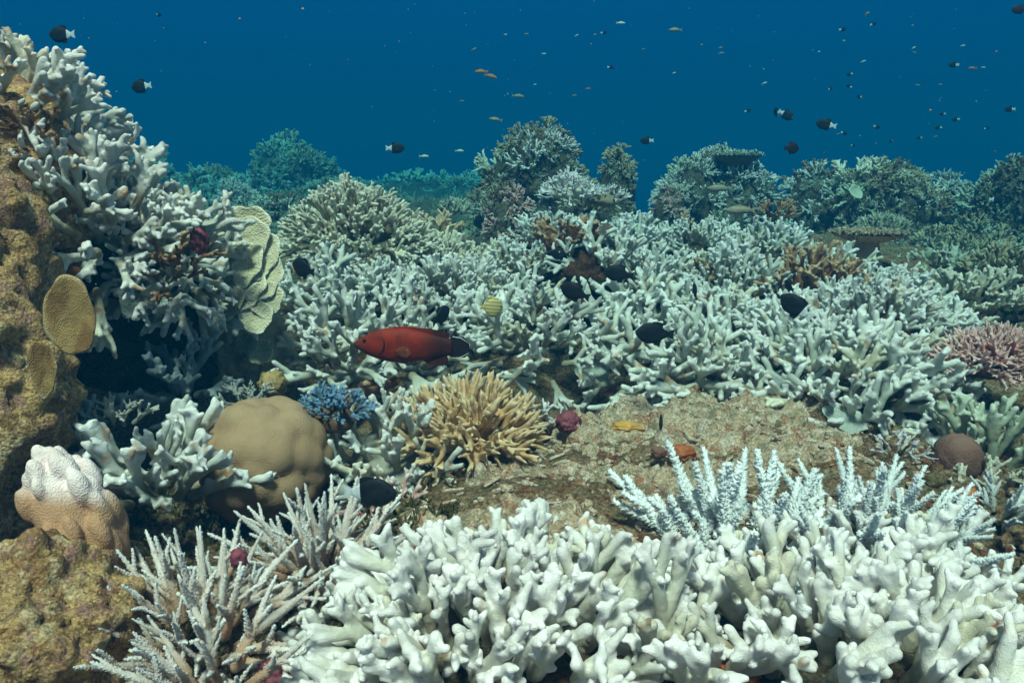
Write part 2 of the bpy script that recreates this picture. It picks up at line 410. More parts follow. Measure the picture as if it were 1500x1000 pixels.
# ------------------------------------------------------------------ coral branch library
def branch_tree(kind, seed):
    r_ = random.Random(seed); segs = []; tips = []
    def rv(s): return Vector((r_.uniform(-s, s), r_.uniform(-s, s), r_.uniform(-s, s)))
    S = {  # lens per level, radius, forks, fork angle, nub prob, up pull, planar
        'finger': ([.046, .052, .052], .0112, (2, 3), (15, 34), .22, .16, .3),
        'antler': ([.056, .060, .052], .0128, (2, 3), (24, 50), .20, .16, .55),
        'stub':   ([.046, .058, .050], .0124, (2, 3), (15, 30), .24, .14, .25),
        'point':  ([.030, .036, .036], .0118, (2, 4), (14, 34), .12, .05, .2),
        'twig':   ([.035, .035, .035], .0095, (2, 3), (20, 45), .35, .10, .3)}[kind]
    lens, R0, fk, fa, nubp, up, planar = S
    taper = {'point': .76, 'twig': .8}.get(kind, .92)
    base_az = r_.uniform(0, PI)
    def go(p, d, r, lvl):
        L = lens[lvl] * r_.uniform(.75, 1.3); n = 3; pts = [p.copy()]; rad = [r]
        re = r * taper
        for i in range(n):
            d = (d + rv(.11) + Vector((0, 0, up * .35))).normalized(); p = p + d * (L / n)
            rr = r + (re - r) * (i + 1) / n
            pts.append(p.copy()); rad.append(rr * r_.uniform(.94, 1.08))
            if r_.random() < nubp and (lvl or i):
                a = r_.uniform(0, 2 * PI); o = d.orthogonal().normalized(); o.rotate(Quaternion(d, a))
                nd = (o + d * .8 + Vector((0, 0, .2))).normalized(); nl = rr * r_.uniform(1.7, 2.9)
                segs.append(([p.copy(), p + nd * nl * .6, p + nd * nl], [rr * .78, rr * .72, rr * .6])); tips.append(p + nd * nl)
        segs.append((pts, rad))
        if lvl == len(lens) - 1:
            tips.append(p.copy())
            if kind != 'point' and r_.random() < .55:
                for q in range(r_.randint(2, 3)):
                    o = d.orthogonal().normalized(); o.rotate(Quaternion(d, r_.uniform(0, 2 * PI)))
                    nd = (o * .75 + d).normalized(); nl = re * r_.uniform(1.2, 2.2)
                    segs.append(([p.copy(), p + nd * nl * .6, p + nd * nl], [re * .85, re * .78, re * .62])); tips.append(p + nd * nl)
            elif kind == 'point':
                segs.append(([p.copy(), p + d * .014, p + d * .024], [re, re * .75, re * .4])); tips[-1] = p + d * .024
            return
        k = r_.randint(*fk); az0 = r_.uniform(0, 2 * PI)
        for q in range(k):
            az = az0 + 2 * PI * q / k + r_.uniform(-.4, .4)
            if r_.random() < planar: az = base_az + PI * (q % 2) + r_.uniform(-.3, .3)
            an = math.radians(r_.uniform(*fa)) * (.5 if (q == 0 and k == 3) else 1)
            o = d.orthogonal().normalized(); o.rotate(Quaternion(d, az))
            go(p, (d * math.cos(an) + o * math.sin(an)).normalized(), re * r_.uniform(.86, .98), lvl + 1)
    go(Vector((0, 0, -.01)), Vector((r_.uniform(-.1, .1), r_.uniform(-.1, .1), 1)).normalized(), R0 * 1.12, 0)
    return segs, tips

def coral_attrs(me, tips, tipr=.03, H=.12):
    co = get_co(me); T = np.array([tuple(x) for x in tips])
    d = np.sqrt(((co[:, None, :] - T[None]) ** 2).sum(2)).min(1)
    set_attr(me, 'tip', np.clip(1 - d / tipr, 0, 1) ** 1.2)
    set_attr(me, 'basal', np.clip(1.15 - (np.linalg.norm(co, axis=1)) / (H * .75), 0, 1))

def make_branch(kind, seed, voxel):
    segs, tips = branch_tree(kind, seed); mb = MB()
    for pts, rad in segs: mb.tube(pts, rad, 8)
    me = remesh(mb, 'coral_branch', voxel, WHITE, 2, .4)
    co = get_co(me); no = get_no(me)
    set_co(me, co + no * (0.0011 * vnoise(co * 75, seed) + .0006 * vnoise(co * 190, seed + 1))[:, None])
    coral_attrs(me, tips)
    return me

LIB = {}
def lib(kind, n, voxel, key=None, s0=0):
    LIB[key or kind] = [make_branch(kind, s0 + 100 * len(LIB) + i, voxel) for i in range(n)]
lib('stub', 9, .0030, 'near')
lib('finger', 9, .0040)
lib('antler', 8, .0040)
lib('point', 6, .0034)
lib('twig', 6, .0042)
lib('finger', 5, .0085, 'low')

def spiky_branch(seed, L=.16, r0=.0108, nsp=230, side=5, spl=.0040, bushy=False):
    r_ = random.Random(seed); mb = MB(); tips = []
    def stick(p, d, L, r, lvl):
        pts = [p.copy()]; rad = [r]; n = 6
        for i in range(n):
            d = (d + Vector((r_.uniform(-.07, .07), r_.uniform(-.07, .07), r_.uniform(-.02, .10)))).normalized()
            p = p + d * L / n; pts.append(p.copy()); rad.append(r * (1 - .82 * (i + 1) / n))
        mb.tube(pts, rad, 6); tips.append(p.copy())
        ns = int(nsp * L / .15)
        for k in range(ns):
            f = r_.uniform(.08, .99); q = f * n; i = min(int(q), n - 1); q -= i
            pp = pts[i].lerp(pts[i + 1], q); rr = rad[i] * (1 - q) + rad[i + 1] * q
            t_ = (pts[i + 1] - pts[i]).normalized(); o = t_.orthogonal().normalized(); o.rotate(Quaternion(t_, r_.uniform(0, 2 * PI)))
            mb.spike(pp + o * rr * .8, o + t_ * .75, spl * r_.uniform(.7, 1.4) * (1.15 - .5 * f), .0019 if not bushy else .0029, 4)
        if lvl:
            m = side if bushy else 3
            for k in range(m):
                f = r_.uniform(.15, .75); i = int(f * n); o = d.orthogonal().normalized(); o.rotate(Quaternion(d, 2.4 * k + r_.uniform(-.5, .5)))
                dd = ((pts[i + 1] - pts[i]).normalized() + o * (r_.uniform(.45, .7) if bushy else r_.uniform(.6, 1.1)) + Vector((0, 0, .15))).normalized()
                stick(pts[i], dd, L * (r_.uniform(.2, .42) if bushy else r_.uniform(.28, .5)), rad[i] * .85, lvl - 1)
    stick(Vector((0, 0, -.01)), Vector((0, 0, 1)), L, r0, 1)
    me = mb.mesh('coral_branch', SPIKY); coral_attrs(me, tips, .07, .17)
    return me
LIB['spiky'] = [spiky_branch(900 + i) for i in range(7)]
LIB['brush'] = [spiky_branch(950 + i, .18, .0100, 330, 5, .0080, True) for i in range(6)]

def tuft_mesh(seed, kind='twig', n=9, sides=5):
    """small bushy coral head seen from far: many thin forked fingers on a lump"""
    r_ = random.Random(seed); mb = MB(); tips = []
    for i in range(n):
        segs, tp = branch_tree(kind, seed * 31 + i)
        tt = math.sqrt((i + .5) / n); ph = i * 2.4
        d = Vector((math.cos(ph) * tt * 1.2, math.sin(ph) * tt * 1.2, 1)).normalized()
        M = Matrix.Translation((math.cos(ph) * tt * .06, math.sin(ph) * tt * .06, -.02)) @ d.to_track_quat('Z', 'Y').to_matrix().to_4x4() @ Matrix.Scale(r_.uniform(.8, 1.1), 4)
        for pts, rad in segs: mb.tube([M @ p for p in pts], rad, sides, cap=False)
        tips += [M @ p for p in tp]
    me = mb.mesh('coral_tuft', TEALC); coral_attrs(me, tips, .035, .12); return me
LIB['tuft'] = [tuft_mesh(3 + i, 'finger', 7) for i in range(5)]
LIB['tuftp'] = [tuft_mesh(23 + i, 'twig', 9) for i in range(4)]

def zrot(d, spin):
    return Vector(d).normalized().to_track_quat('Z', 'Y') @ Quaternion((0, 0, 1), spin)

def colony(label, loc, R, n, kind='finger', mat=WHITE, scale=1.0, nrm=(0, 0, 1), maxang=55, dome=.25, H=.12, group=None,
           name='finger_coral', cat='coral', seed=0, base=None, squash=(1, 1), jit=.16, part='branch', lean=(0, 0, 0), ring=0.0, bs=.95):
    """loc = middle of the tips; branches fan out round nrm"""
    r_ = random.Random(seed * 13 + 5); nrm = Vector(nrm).normalized(); lean = Vector(lean)
    H *= scale; b = Vector(loc) - nrm * H
    root = obj(name, None, loc=b); root.empty_display_size = .05
    tag(root, label, cat, group)
    q = nrm.to_track_quat('Z', 'Y'); ux, uy = q @ Vector((1, 0, 0)), q @ Vector((0, 1, 0))
    if abs(nrm.z) > .9: ux, uy = Vector((1, 0, 0)), Vector((0, 1, 0))
    L = LIB[kind]
    for i in range(n):
        t_ = math.sqrt(ring + (1 - ring) * (i + .5) / n); ph = i * 2.39996 + seed
        rad = ux * math.cos(ph) * squash[0] + uy * math.sin(ph) * squash[1]
        t2 = t_ + r_.uniform(-.06, .06)
        p = rad * R * t2 - nrm * dome * R * t2 * t2
        a = math.radians(maxang) * t2 ** 1.5
        d = nrm * math.cos(a) + rad * math.sin(a) + lean + Vector((r_.uniform(-jit, jit), r_.uniform(-jit, jit), r_.uniform(-jit, jit)))
        s = scale * r_.uniform(.82, 1.15)
        mm = mat
        if mat in (WHITE, WHITEF) and n > 8:
            q_ = r_.random(); mm = ORANGEC if q_ < .02 and mat is WHITE else CREAM if q_ < (.12 if mat is WHITE else .05) else GREY if q_ < .15 and mat is WHITE else mat
        obj(part, L[r_.randrange(len(L))], root, p, zrot(d, r_.uniform(0, 2 * PI)), s, mm)
    if base:
        mb = MB(); mb.blob((0, 0, -.02), (R * bs * squash[0], R * bs * squash[1], max(.03, R * .28)), seed, .25, 2.2, 3)
        me = mb.mesh('base', base); set_attr(me, 'tip', np.zeros(len(me.vertices))); set_attr(me, 'basal', np.ones(len(me.vertices)))
        obj('base', me, root, (-nrm * dome * R * .35), q if abs(nrm.z) <= .9 else None)
    return root

# ------------------------------------------------------------------ foreground finger corals
F = 'bleached finger corals in the foreground'
colony('large bleached finger coral filling the bottom centre of the photo', at(735, 812, .96), .20, 92, 'near', WHITEF, .84, (0, -.22, 1), 86, .55, .15, F, seed=1, base=M_BANKSHADE, squash=(1.15, .9), jit=.09)
colony('big bleached finger coral filling the bottom right corner', at(1275, 838, .94), .22, 98, 'near', WHITEF, .88, (.0, -.22, 1), 84, .50, .15, F, seed=2, base=M_BANKSHADE, squash=(1.2, .9), jit=.09)
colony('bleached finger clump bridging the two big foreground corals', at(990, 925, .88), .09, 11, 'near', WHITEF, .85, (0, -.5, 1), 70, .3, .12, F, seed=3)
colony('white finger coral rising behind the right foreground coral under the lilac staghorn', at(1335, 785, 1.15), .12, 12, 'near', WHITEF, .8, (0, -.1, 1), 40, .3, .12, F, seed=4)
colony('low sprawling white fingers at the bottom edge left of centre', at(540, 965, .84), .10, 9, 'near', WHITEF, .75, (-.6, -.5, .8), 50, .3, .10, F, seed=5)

# ------------------------------------------------------------------ the bleached bank
B = 'bleached finger corals of the middle bank'
bank = [ # px, py, Y, R, n, kind, label, normal, mat
 (440, 490, 2.02, .13, 12, 'antler', 'open white antler coral left of the red fish', (-.45, -.6, .8), WHITE),
 (560, 455, 2.20, .15, 13, 'antler', 'white antler coral just above the red fish', (-.1, -.6, .9), WHITE),
 (575, 545, 2.02, .11, 9, 'antler', 'white branches hanging just under the red fish', (-.1, -1, .35), WHITE),
 (690, 465, 2.25, .14, 12, 'antler', 'white antler coral behind the tail of the red fish', (0, -.6, .9), WHITE),
 (800, 470, 2.12, .16, 13, 'antler', 'spreading white antler coral over the dark hollow', (.1, -.7, .8), WHITE),
 (945, 510, 2.12, .15, 12, 'antler', 'white antler coral overhanging the back edge of the sandy slab', (-.1, -.75, .75), WHITE),
 (1045, 520, 2.05, .12, 18, 'antler', 'neat white bush of forked fingers at the back of the sandy slab', (0, -.6, .8), WHITE),
 (1170, 520, 2.02, .16, 22, 'antler', 'white antler coral left in the big right cluster', (-.3, -.6, .8), WHITE),
 (1290, 545, 1.88, .18, 28, 'antler', 'broad white antler coral at the front of the right cluster', (0, -.65, .8), WHITE),
 (1385, 530, 1.95, .14, 18, 'antler', 'white antler coral beside the pink coral', (.35, -.6, .8), WHITE),
 (430, 400, 2.55, .14, 16, 'antler', 'white finger coral round the black fish on the left of the bank', (-.4, -.5, .9), WHITE),
 (545, 390, 2.65, .19, 30, 'finger', 'white finger coral between the round dome and the red fish', (0, -.4, 1), WHITE),
 (670, 400, 2.65, .19, 30, 'finger', 'white finger coral above the yellow striped fish', (0, -.4, 1), WHITE),
 (765, 420, 2.55, .12, 13, 'antler', 'white forked coral left of the rusty gap', (.1, -.5, .9), WHITE),
 (955, 430, 2.55, .16, 18, 'antler', 'white forked coral just right of the rusty gap', (0, -.5, .9), WHITE),
 (1060, 435, 2.50, .17, 24, 'finger', 'white finger coral over the neat forked bush', (0, -.45, .9), WHITE),
 (1180, 455, 2.35, .15, 18, 'finger', 'white fingers around the black fish on the right of the bank', (0, -.45, .9), WHITE),
 (1290, 435, 2.30, .22, 44, 'finger', 'dense white finger coral above the broad right coral', (0, -.4, 1), WHITE),
 (1400, 455, 2.35, .14, 18, 'finger', 'white finger coral behind the pink coral', (.2, -.4, 1), WHITE),
 (640, 352, 3.10, .20, 26, 'finger', 'cream finger coral right of the round dome', (0, -.25, 1), CREAM),
 (745, 352, 3.10, .19, 25, 'finger', 'white fingers tinged orange left of the rusty gap', (0, -.25, 1), WHITE),
 (955, 372, 2.95, .21, 32, 'finger', 'thick white finger coral on the shoulder right of the rusty gap', (0, -.3, 1), WHITE),
 (1075, 378, 2.95, .19, 28, 'finger', 'white finger coral left of the rusty coral patch', (0, -.3, 1), WHITE),
 (1310, 395, 2.75, .17, 24, 'finger', 'white finger coral in front of the orange table coral', (0, -.3, 1), WHITE),
 (800, 318, 3.6, .15, 16, 'finger', 'white fingers on the crest below the snowy soft coral', (0, -.2, 1), WHITE),
 (925, 318, 3.7, .21, 28, 'finger', 'white finger coral on the crest of the bank', (0, -.2, 1), WHITE),
 (1030, 325, 3.6, .20, 27, 'finger', 'white fingers on the crest under the grey striped fish', (0, -.2, 1), WHITE),
 (1130, 342, 3.4, .20, 25, 'finger', 'white fingers on the crest left of the orange table coral', (0, -.2, 1), WHITE),
 (1225, 362, 3.2, .17, 20, 'finger', 'white fingers just in front of the stalk of the table coral', (0, -.2, 1), WHITE),
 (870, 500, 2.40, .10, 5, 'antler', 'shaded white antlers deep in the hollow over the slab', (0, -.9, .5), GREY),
 (620, 490, 2.42, .12, 6, 'antler', 'shaded white branches behind the red fish', (0, -.7, .7), WHITE),
 (1110, 480, 2.30, .12, 12, 'antler', 'white forked coral left of the slanting black fish', (0, -.6, .8), WHITE),
]
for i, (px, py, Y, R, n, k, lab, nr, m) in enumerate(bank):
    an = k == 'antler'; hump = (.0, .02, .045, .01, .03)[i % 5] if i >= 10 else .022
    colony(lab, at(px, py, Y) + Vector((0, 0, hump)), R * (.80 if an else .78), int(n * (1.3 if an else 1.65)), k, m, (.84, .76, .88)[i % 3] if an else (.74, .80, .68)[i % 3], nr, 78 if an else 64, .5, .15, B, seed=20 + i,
           base=(M_BANKSHADE if k == 'finger' else None), jit=.10)
colony('tall rounded dome of cream finger coral left of centre', at(515, 292, 2.95), .235, 105, 'finger', CREAM, .64, (0, -.35, 1), 92, .75, .05, seed=71, base=CREAM, bs=.62)
colony('cream fingers on the near foot of the tall rounded dome', at(522, 338, 2.80), .15, 40, 'finger', CREAM, .62, (0, -.7, .8), 75, .4, .12, seed=74)
colony('rusty orange fingers in the middle right of the bank', at(1200, 385, 2.85), .13, 17, 'finger', ORANGEC, .8, (0, -.3, 1), 40, .2, .10, seed=72)
colony('single white forked coral in front of the rusty gap', at(885, 360, 2.85), .07, 6, 'antler', WHITE, .8, (-.1, -.5, 1), 50, .2, .10, seed=73)

# ------------------------------------------------------------------ tall white corals at the left
G = 'tall white corals on the left ridge'
left = [
 (-8, 70, 1.75, .17, 27, (.25, -.25, 1), 'topmost white finger coral in the upper left corner', 1.0),
 (58, 172, 1.80, .15, 20, (.35, -.4, .9), 'white finger coral below the topmost one on the left ridge', 1.0),
 (150, 245, 1.85, .15, 22, (.45, -.35, .9), 'white finger coral high on the left ridge slope', 1.0),
 (222, 285, 1.92, .15, 20, (.45, -.3, .9), 'white finger coral halfway down the left ridge', 1.0),
 (275, 338, 1.98, .10, 14, (.6, -.4, .8), 'white finger coral at the lower end of the left ridge', 1.0),
 (25, 215, 1.60, .11, 12, (.1, -.6, .8), 'white finger coral at the left edge above the ochre wall', .95),
 (95, 285, 1.58, .13, 18, (.1, -.8, .6), 'broad white finger coral overhanging the cavern', 1.0),
 (290, 415, 1.95, .09, 11, (.7, -.7, -.1), 'grey white coral branches sloping down towards the plate coral', 1.05),
 (235, 450, 1.80, .07, 8, (-.1, -.8, -.5), 'flat grey antlers hanging in the mouth of the cavern', .85),
 (205, 340, 1.78, .08, 7, (.3, -.9, .3), 'white fingers on the face of the left ridge above the hanging antlers', .9),
]
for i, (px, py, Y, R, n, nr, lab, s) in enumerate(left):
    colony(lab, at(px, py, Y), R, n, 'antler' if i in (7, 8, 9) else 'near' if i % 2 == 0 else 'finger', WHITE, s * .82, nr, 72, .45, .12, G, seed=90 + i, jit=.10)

# ------------------------------------------------------------------ middle ground single corals
colony('sparse thick fingered white coral left of the brown boulder coral', at(205, 655, 1.42), .085, 19, 'finger', WHITE, .92, (-.05, -.4, .95), 80, .35, .10, seed=120, jit=.2)
colony('bushy white finger coral between brown coral and yellow staghorn', at(575, 630, 1.62), .115, 26, 'finger', WHITE, .72, (-.05, -.45, .9), 62, .4, .09, seed=121, base=GREY)
colony('ochre yellow staghorn coral in the middle', at(690, 590, 1.66), .072, 38, 'point', YELLOW, 1.12, (0, -.35, .9), 80, .3, .09, name='staghorn_coral', seed=122)
colony('small white and brown knobbly coral right of the yellow staghorn', at(785, 598, 1.80), .045, 10, 'twig', SNOW, .5, (.1, -.4, .9), 80, .5, .06, seed=123, base=BROWNC)
colony('blue tipped coral beside the brown boulder coral', at(482, 585, 1.62), .052, 30, 'finger', BLUEC, .30, (-.1, -.3, .9), 70, .4, .06, seed=124, base=BROWNC)
colony('pink brown finger tips just behind the foreground black fish', at(565, 715, 1.42), .06, 9, 'twig', PINKC, .55, (0, -.3, 1), 70, .4, .06, seed=125)
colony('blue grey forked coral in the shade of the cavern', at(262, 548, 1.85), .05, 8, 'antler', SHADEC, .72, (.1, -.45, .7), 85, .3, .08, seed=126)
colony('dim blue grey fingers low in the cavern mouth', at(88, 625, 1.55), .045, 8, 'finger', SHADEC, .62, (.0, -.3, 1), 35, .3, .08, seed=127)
colony('thin pale twigs behind the sparse white coral', at(165, 595, 1.62), .04, 9, 'twig', GREY, .5, (0, -.2, 1), 50, .3, .06, seed=128)
colony('tiny pale twig coral behind the brown boulder coral', at(362, 572, 1.80), .035, 9, 'twig', GREY, .45, (0, -.3, 1), 70, .3, .05, seed=129)
SPG = 'tan based staghorn corals at the lower left'
colony('tan staghorn coral with white pointed tips in the lower left', at(245, 885, .98), .105, 50, 'spiky', SPIKY, .78, (-.1, -.45, .9), 82, .35, .09, SPG, 'staghorn_coral', seed=130)
colony('tan staghorn coral with white tips below the brown boulder coral', at(462, 775, 1.18), .10, 44, 'spiky', SPIKY, .80, (.05, -.4, .9), 84, .35, .09, SPG, 'staghorn_coral', seed=131)
colony('partly hidden white tipped staghorn at the bottom left edge', at(235, 995, .86), .08, 18, 'spiky', SPIKY, .7, (-.4, -.5, .8), 75, .35, .08, SPG, 'staghorn_coral', seed=132)
LG = 'lilac white bottlebrush corals'
colony('lilac white bottlebrush coral standing before the sandy slab', at(1085, 700, 1.25), .095, 25, 'brush', LILAC, 1.22, (-.05, -.15, 1), 74, .35, .13, LG, 'bottlebrush_coral', seed=140)
colony('low pale blue bottlebrush coral behind the right foreground coral', at(1300, 738, 1.24), .11, 24, 'brush', LILAC, .80, (.1, -.15, 1), 62, .2, .08, LG, 'bottlebrush_coral', seed=141)
colony('small white spiny coral at the right edge above the foreground coral', at(1485, 735, 1.30), .05, 9, 'brush', LILAC, .45, (0, -.3, .9), 70, .2, .05, LG, 'bottlebrush_coral', seed=142)
colony('pink red coral with pale tips at the right edge', at(1470, 500, 1.98), .10, 72, 'point', PINKC, .62, (0, -.35, .9), 85, .55, .05, seed=143, base=BROWNC)
colony('green grey upright fingers below the pink coral', at(1470, 620, 1.72), .08, 12, 'finger', TEALC, .8, (.1, -.25, 1), 45, .3, .10, seed=144)
colony('short pale coral stubs at the right edge above the spiny coral', at(1470, 700, 1.5), .07, 10, 'twig', CREAM, .55, (0, -.2, 1), 50, .3, .05, seed=145)
colony('small white brown knobs on the rubble right of the sandy slab', at(1320, 650, 1.62), .035, 8, 'twig', SNOW, .35, (0, -.3, 1), 70, .3, .04, seed=146)
colony('yellowish finger coral at the far right behind the white cluster', at(1445, 410, 2.8), .17, 34, 'finger', CREAM, .66, (0, -.3, 1), 55, .35, .10, seed=147, base=M_BANKSHADE)
colony('olive bushy coral at the right edge below the far bommie', at(1490, 365, 3.2), .13, 26, 'finger', OLIVEC, .62, (0, -.2, 1), 70, .45, .10, seed=148, base=M_BANKSHADE)
colony('pale fine branched coral right of the table coral', at(1400, 375, 3.5), .2, 34, 'low', TEALC, .6, (0, -.2, 1), 55, .3, .09, seed=149, base=M_BANKSHADE)

colony('rusty brown stubs in the hollow of the left ridge', at(248, 385, 1.74), .05, 9, 'finger', ORANGEC, .45, (.2, -.7, .6), 60, .3, .06, seed=151)
colony('rusty knobs beside the tan sponge on the upper left ridge', at(38, 190, 1.60), .03, 6, 'finger', ORANGEC, .36, (.2, -.7, .6), 60, .3, .05, seed=152)

# ------------------------------------------------------------------ massive boulder corals
def massive(name, label, c, r, mat, lobes, depth, seed, pits=0., sub=5, tilt=0, cat='coral'):
    v, f = ICO[sub]; v = v.copy()
    w = worley(v * np.array([1, 1, 1.]), lobes, seed)
    d = depth * (1 - np.clip(w, 0, 1) ** 2.2) + .05 * vnoise(v * 1.6, seed)
    d = d + pits * (np.minimum(worley(v, lobes * 3.3, seed + 3), .6) * -1)
    v = v * (1 + d)[:, None] * np.array(r)
    mb = MB(); mb.add([tuple(x) for x in v.tolist()], f); me = mb.mesh(name, mat)
    hh = np.clip(v[:, 2] / r[2], -1, 1)
    set_attr(me, 'tip', np.clip((hh - .55) * 2.2 * (.6 + .5 * (1 - w)), 0, 1)); set_attr(me, 'basal', np.clip(-hh, 0, 1))
    o = obj(name, me, None, c, (0, tilt, 0)); return tag(o, label, cat)
def boulder_mat(name, body, tip, base, pol=420, spec=.35):
    m = coral_mat(name, body, tip, base, stain=[min(1, x * 1.7) for x in body], stain_amt=.03, polyp=pol, pd=.0008, spec=spec, vary=0.); return m
M_BROWNB = boulder_mat('brown_boulder_coral', (.36, .225, .125), (.42, .28, .17), (.22, .13, .06))
M_BLEB = boulder_mat('half_bleached_boulder', (.50, .28, .16), (.92, .78, .78), (.30, .16, .08))
M_REDB = boulder_mat('dark_red_boulder', (.15, .07, .05), (.22, .12, .09), (.08, .04, .03), 200)
massive('boulder_coral', 'smooth rounded brown boulder coral with soft lobes', at(388, 674, 1.55), (.112, .11, .108), M_BROWNB, 2.5, .25, 6)
rb = random.Random(5); mb = MB(); mb.blob((0, 0, 0), (.045, .05, .072), 3, .1, 1.5, 3); mb.blob((.012, 0, -.035), (.05, .05, .05), 4, .1, 1.5, 3)
for k in range(46):
    a = rb.uniform(0, 2 * PI); h = rb.uniform(-.9, 1); q = math.sqrt(max(0, 1 - h * h)); s_ = rb.uniform(.009, .017)
    mb.blob((.050 * q * math.cos(a) + .006 * (1 - h), .054 * q * math.sin(a), .072 * h), (s_ * .85, s_ * .85, s_ * 1.4), k, .15, 2, 2)
me = remesh(mb, 'boulder_coral', .0030, M_BLEB, 2); co = get_co(me)
set_attr(me, 'tip', np.clip((co[:, 2] - .034 + co[:, 0] * .5) / .022, 0, 1)); set_attr(me, 'basal', np.clip(-co[:, 2] / .08, 0, 1))
tag(obj('boulder_coral', me, None, at(105, 760, 1.10), (0, -.3, 0), (1.02, 1.05, 1.3)), 'lobed tan boulder coral bleached white on its top by the left rock', 'coral')
massive('brain_coral', 'small round dark reddish knobbly coral at the right', at(1402, 672, 1.62), (.048, .048, .052), M_REDB, 3.5, .15, 3, .1, 4)
for i, (px, py, Y, r, lab, m) in enumerate([
        (832, 618, 1.78, (.027, .025, .022), 'dull maroon round sponge right of the yellow staghorn', M_MAROON),
        (922, 624, 1.80, (.040, .022, .010), 'flat yellow orange sponge crust on the sandy slab', M_ORANGE),
        (998, 663, 1.60, (.028, .02, .016), 'rust red sponge lump on the sandy slab', M_RUST),
        (350, 818, 1.05, (.011, .010, .014), 'dark red sponge between the two tan staghorns', M_MAROON),
        (405, 985, .95, (.024, .02, .016), 'dark red sponge crust at the bottom left of the big foreground coral', M_MAROON),
        (292, 352, 1.72, (.017, .018, .026), 'maroon sponge on the lower end of the left ridge', M_MAROON),
        (45, 160, 1.62, (.015, .014, .02), 'tan brown sponge lump among the upper left white fingers', M_PLATEB),
        (1465, 975, .95, (.06, .05, .05), 'rusty orange sponge in the bottom right corner', M_RUST),
        (1075, 1000, .90, (.03, .03, .03), 'rusty crust under the right foreground coral', M_RUST),
        (1420, 728, 1.40, (.024, .02, .016), 'reddish brown lump right of the pale blue bottlebrush', M_RUST),
        (965, 663, 1.6, (.014, .014, .012), 'small dark knob left of the rust red sponge', M_REDB),
        (400, 562, 1.9, (.03, .03, .03), 'olive tan lump behind the brown boulder coral', M_PLATEB),
        (440, 395, 2.62, (.02, .02, .02), 'orange tunicate clump beside the left black fish', M_ORANGE)]):
    massive('sponge', lab, at(px, py, Y), r, m, 2.2, .45, 50 + i, .5, 4, cat='sponge')

# ------------------------------------------------------------------ plate and leaf corals
def plate(name, loc, R, nrm, mat, label=None, parent=None, cat='coral', seed=0, th=.006, cup=.25, arc=2 * PI, wav=.12, spin=0, ridge=0):
    """a thin wavy plate with a raised rounded rim"""
    nr, ns = 12, 56; vs_, fs_ = [], []
    for side in (1, -1):
        for i in range(nr + 1):
            f = i / nr
            for k in range(ns + 1):
                a = arc * k / ns
                rr = R * f * (1 + wav * math.sin(3 * a + seed) * f + wav * .5 * math.sin(7 * a + seed * 2) * f)
                z = cup * R * f * f + .02 * R * math.sin(5 * a + seed) * f + ridge * math.sin(f * 40) * .001
                z += side * th * (1 - .65 * f ** 6) * .5
                vs_.append((rr * math.cos(a), rr * math.sin(a), z))
    W = ns + 1; off = (nr + 1) * W
    for i in range(nr):
        for k in range(ns):
            a, b, c, d = i * W + k, i * W + k + 1, (i + 1) * W + k + 1, (i + 1) * W + k
            fs_.append((a, d, c, b)); fs_.append((off + a, off + b, off + c, off + d))
    for k in range(ns):
        a, b = nr * W + k, nr * W + k + 1; fs_.append((a, off + a, off + b, b))
    mb = MB(); mb.add(vs_, fs_); me = mb.mesh(name, mat)
    co = get_co(me); set_co(me, co + np.stack([np.zeros(len(co))] * 2 + [.0015 * vnoise(co * 90, seed)], 1))
    rr = np.linalg.norm(co[:, :2], axis=1) / R
    set_attr(me, 'tip', np.clip((rr - .88) * 9, 0, 1)); set_attr(me, 'basal', np.clip(.4 - rr, 0, 1))
    o = obj(name, me, parent, loc, zrot(nrm, spin))
    if label: tag(o, label, cat)
    return o
M_LEAF = coral_mat('pale_leaf_coral', (.64, .58, .40), (.86, .82, .66), (.42, .35, .22), stain_amt=.04, polyp=200, pd=.0018, vary=.1)
M_LEAFB = coral_mat('brown_leaf_coral', (.42, .27, .11), (.62, .48, .26), (.24, .15, .06), stain_amt=.22, polyp=420, pd=.0012, vary=.05)
M_LEAFG = coral_mat('grey_leaf_coral', (.40, .44, .40), (.55, .60, .56), (.3, .32, .28), stain_amt=.0, polyp=200, pd=.002, vary=.05)
c0 = at(362, 470, 2.15)
root = obj('leaf_coral', None, loc=c0); tag(root, 'stack of pale yellow green leaf plates at the right foot of the left ridge', 'coral')
mb = MB(); mb.blob((-.08, .03, -.06), (.05, .05, .12), 7, .3, 3, 4); mb.blob((.0, .05, -.07), (.075, .06, .14), 3, .3, 3, 4); mb.blob((.0, .08, .1), (.06, .05, .13), 5, .3, 3, 4)
me = remesh(mb, 'stem', .006, M_LEAF, 1); co = get_co(me); no = get_no(me); set_co(me, co + no * (.012 * fbm(co, 40, 3, 5))[:, None])
set_attr(me, 'tip', np.zeros(len(co))); set_attr(me, 'basal', np.zeros(len(co)) + .4); obj('stem', me, root)
for i, (px, py, R, nr) in enumerate([(374, 345, .066, (.05, -1, .05)), (368, 366, .078, (-.05, -.95, .35)), (380, 386, .080, (.15, -.85, .55)), (362, 402, .078, (-.2, -.8, .6)), (386, 418, .076, (.2, -.8, .6)),
                                      (366, 436, .072, (-.1, -.75, .65)), (396, 452, .055, (.3, -.9, .5)), (345, 455, .055, (-.3, -.85, .5)), (384, 478, .05, (.1, -.85, .5)), (322, 492, .04, (-.2, -.9, .5))]):
    plate('plate', at(px - 8, py - 14, 2.12 - i * .010) - c0, R * .85, (nr[0], nr[1], nr[2] * .6), M_LEAF, parent=root, seed=i * 3, cup=.18, wav=.09, spin=i, th=.006)
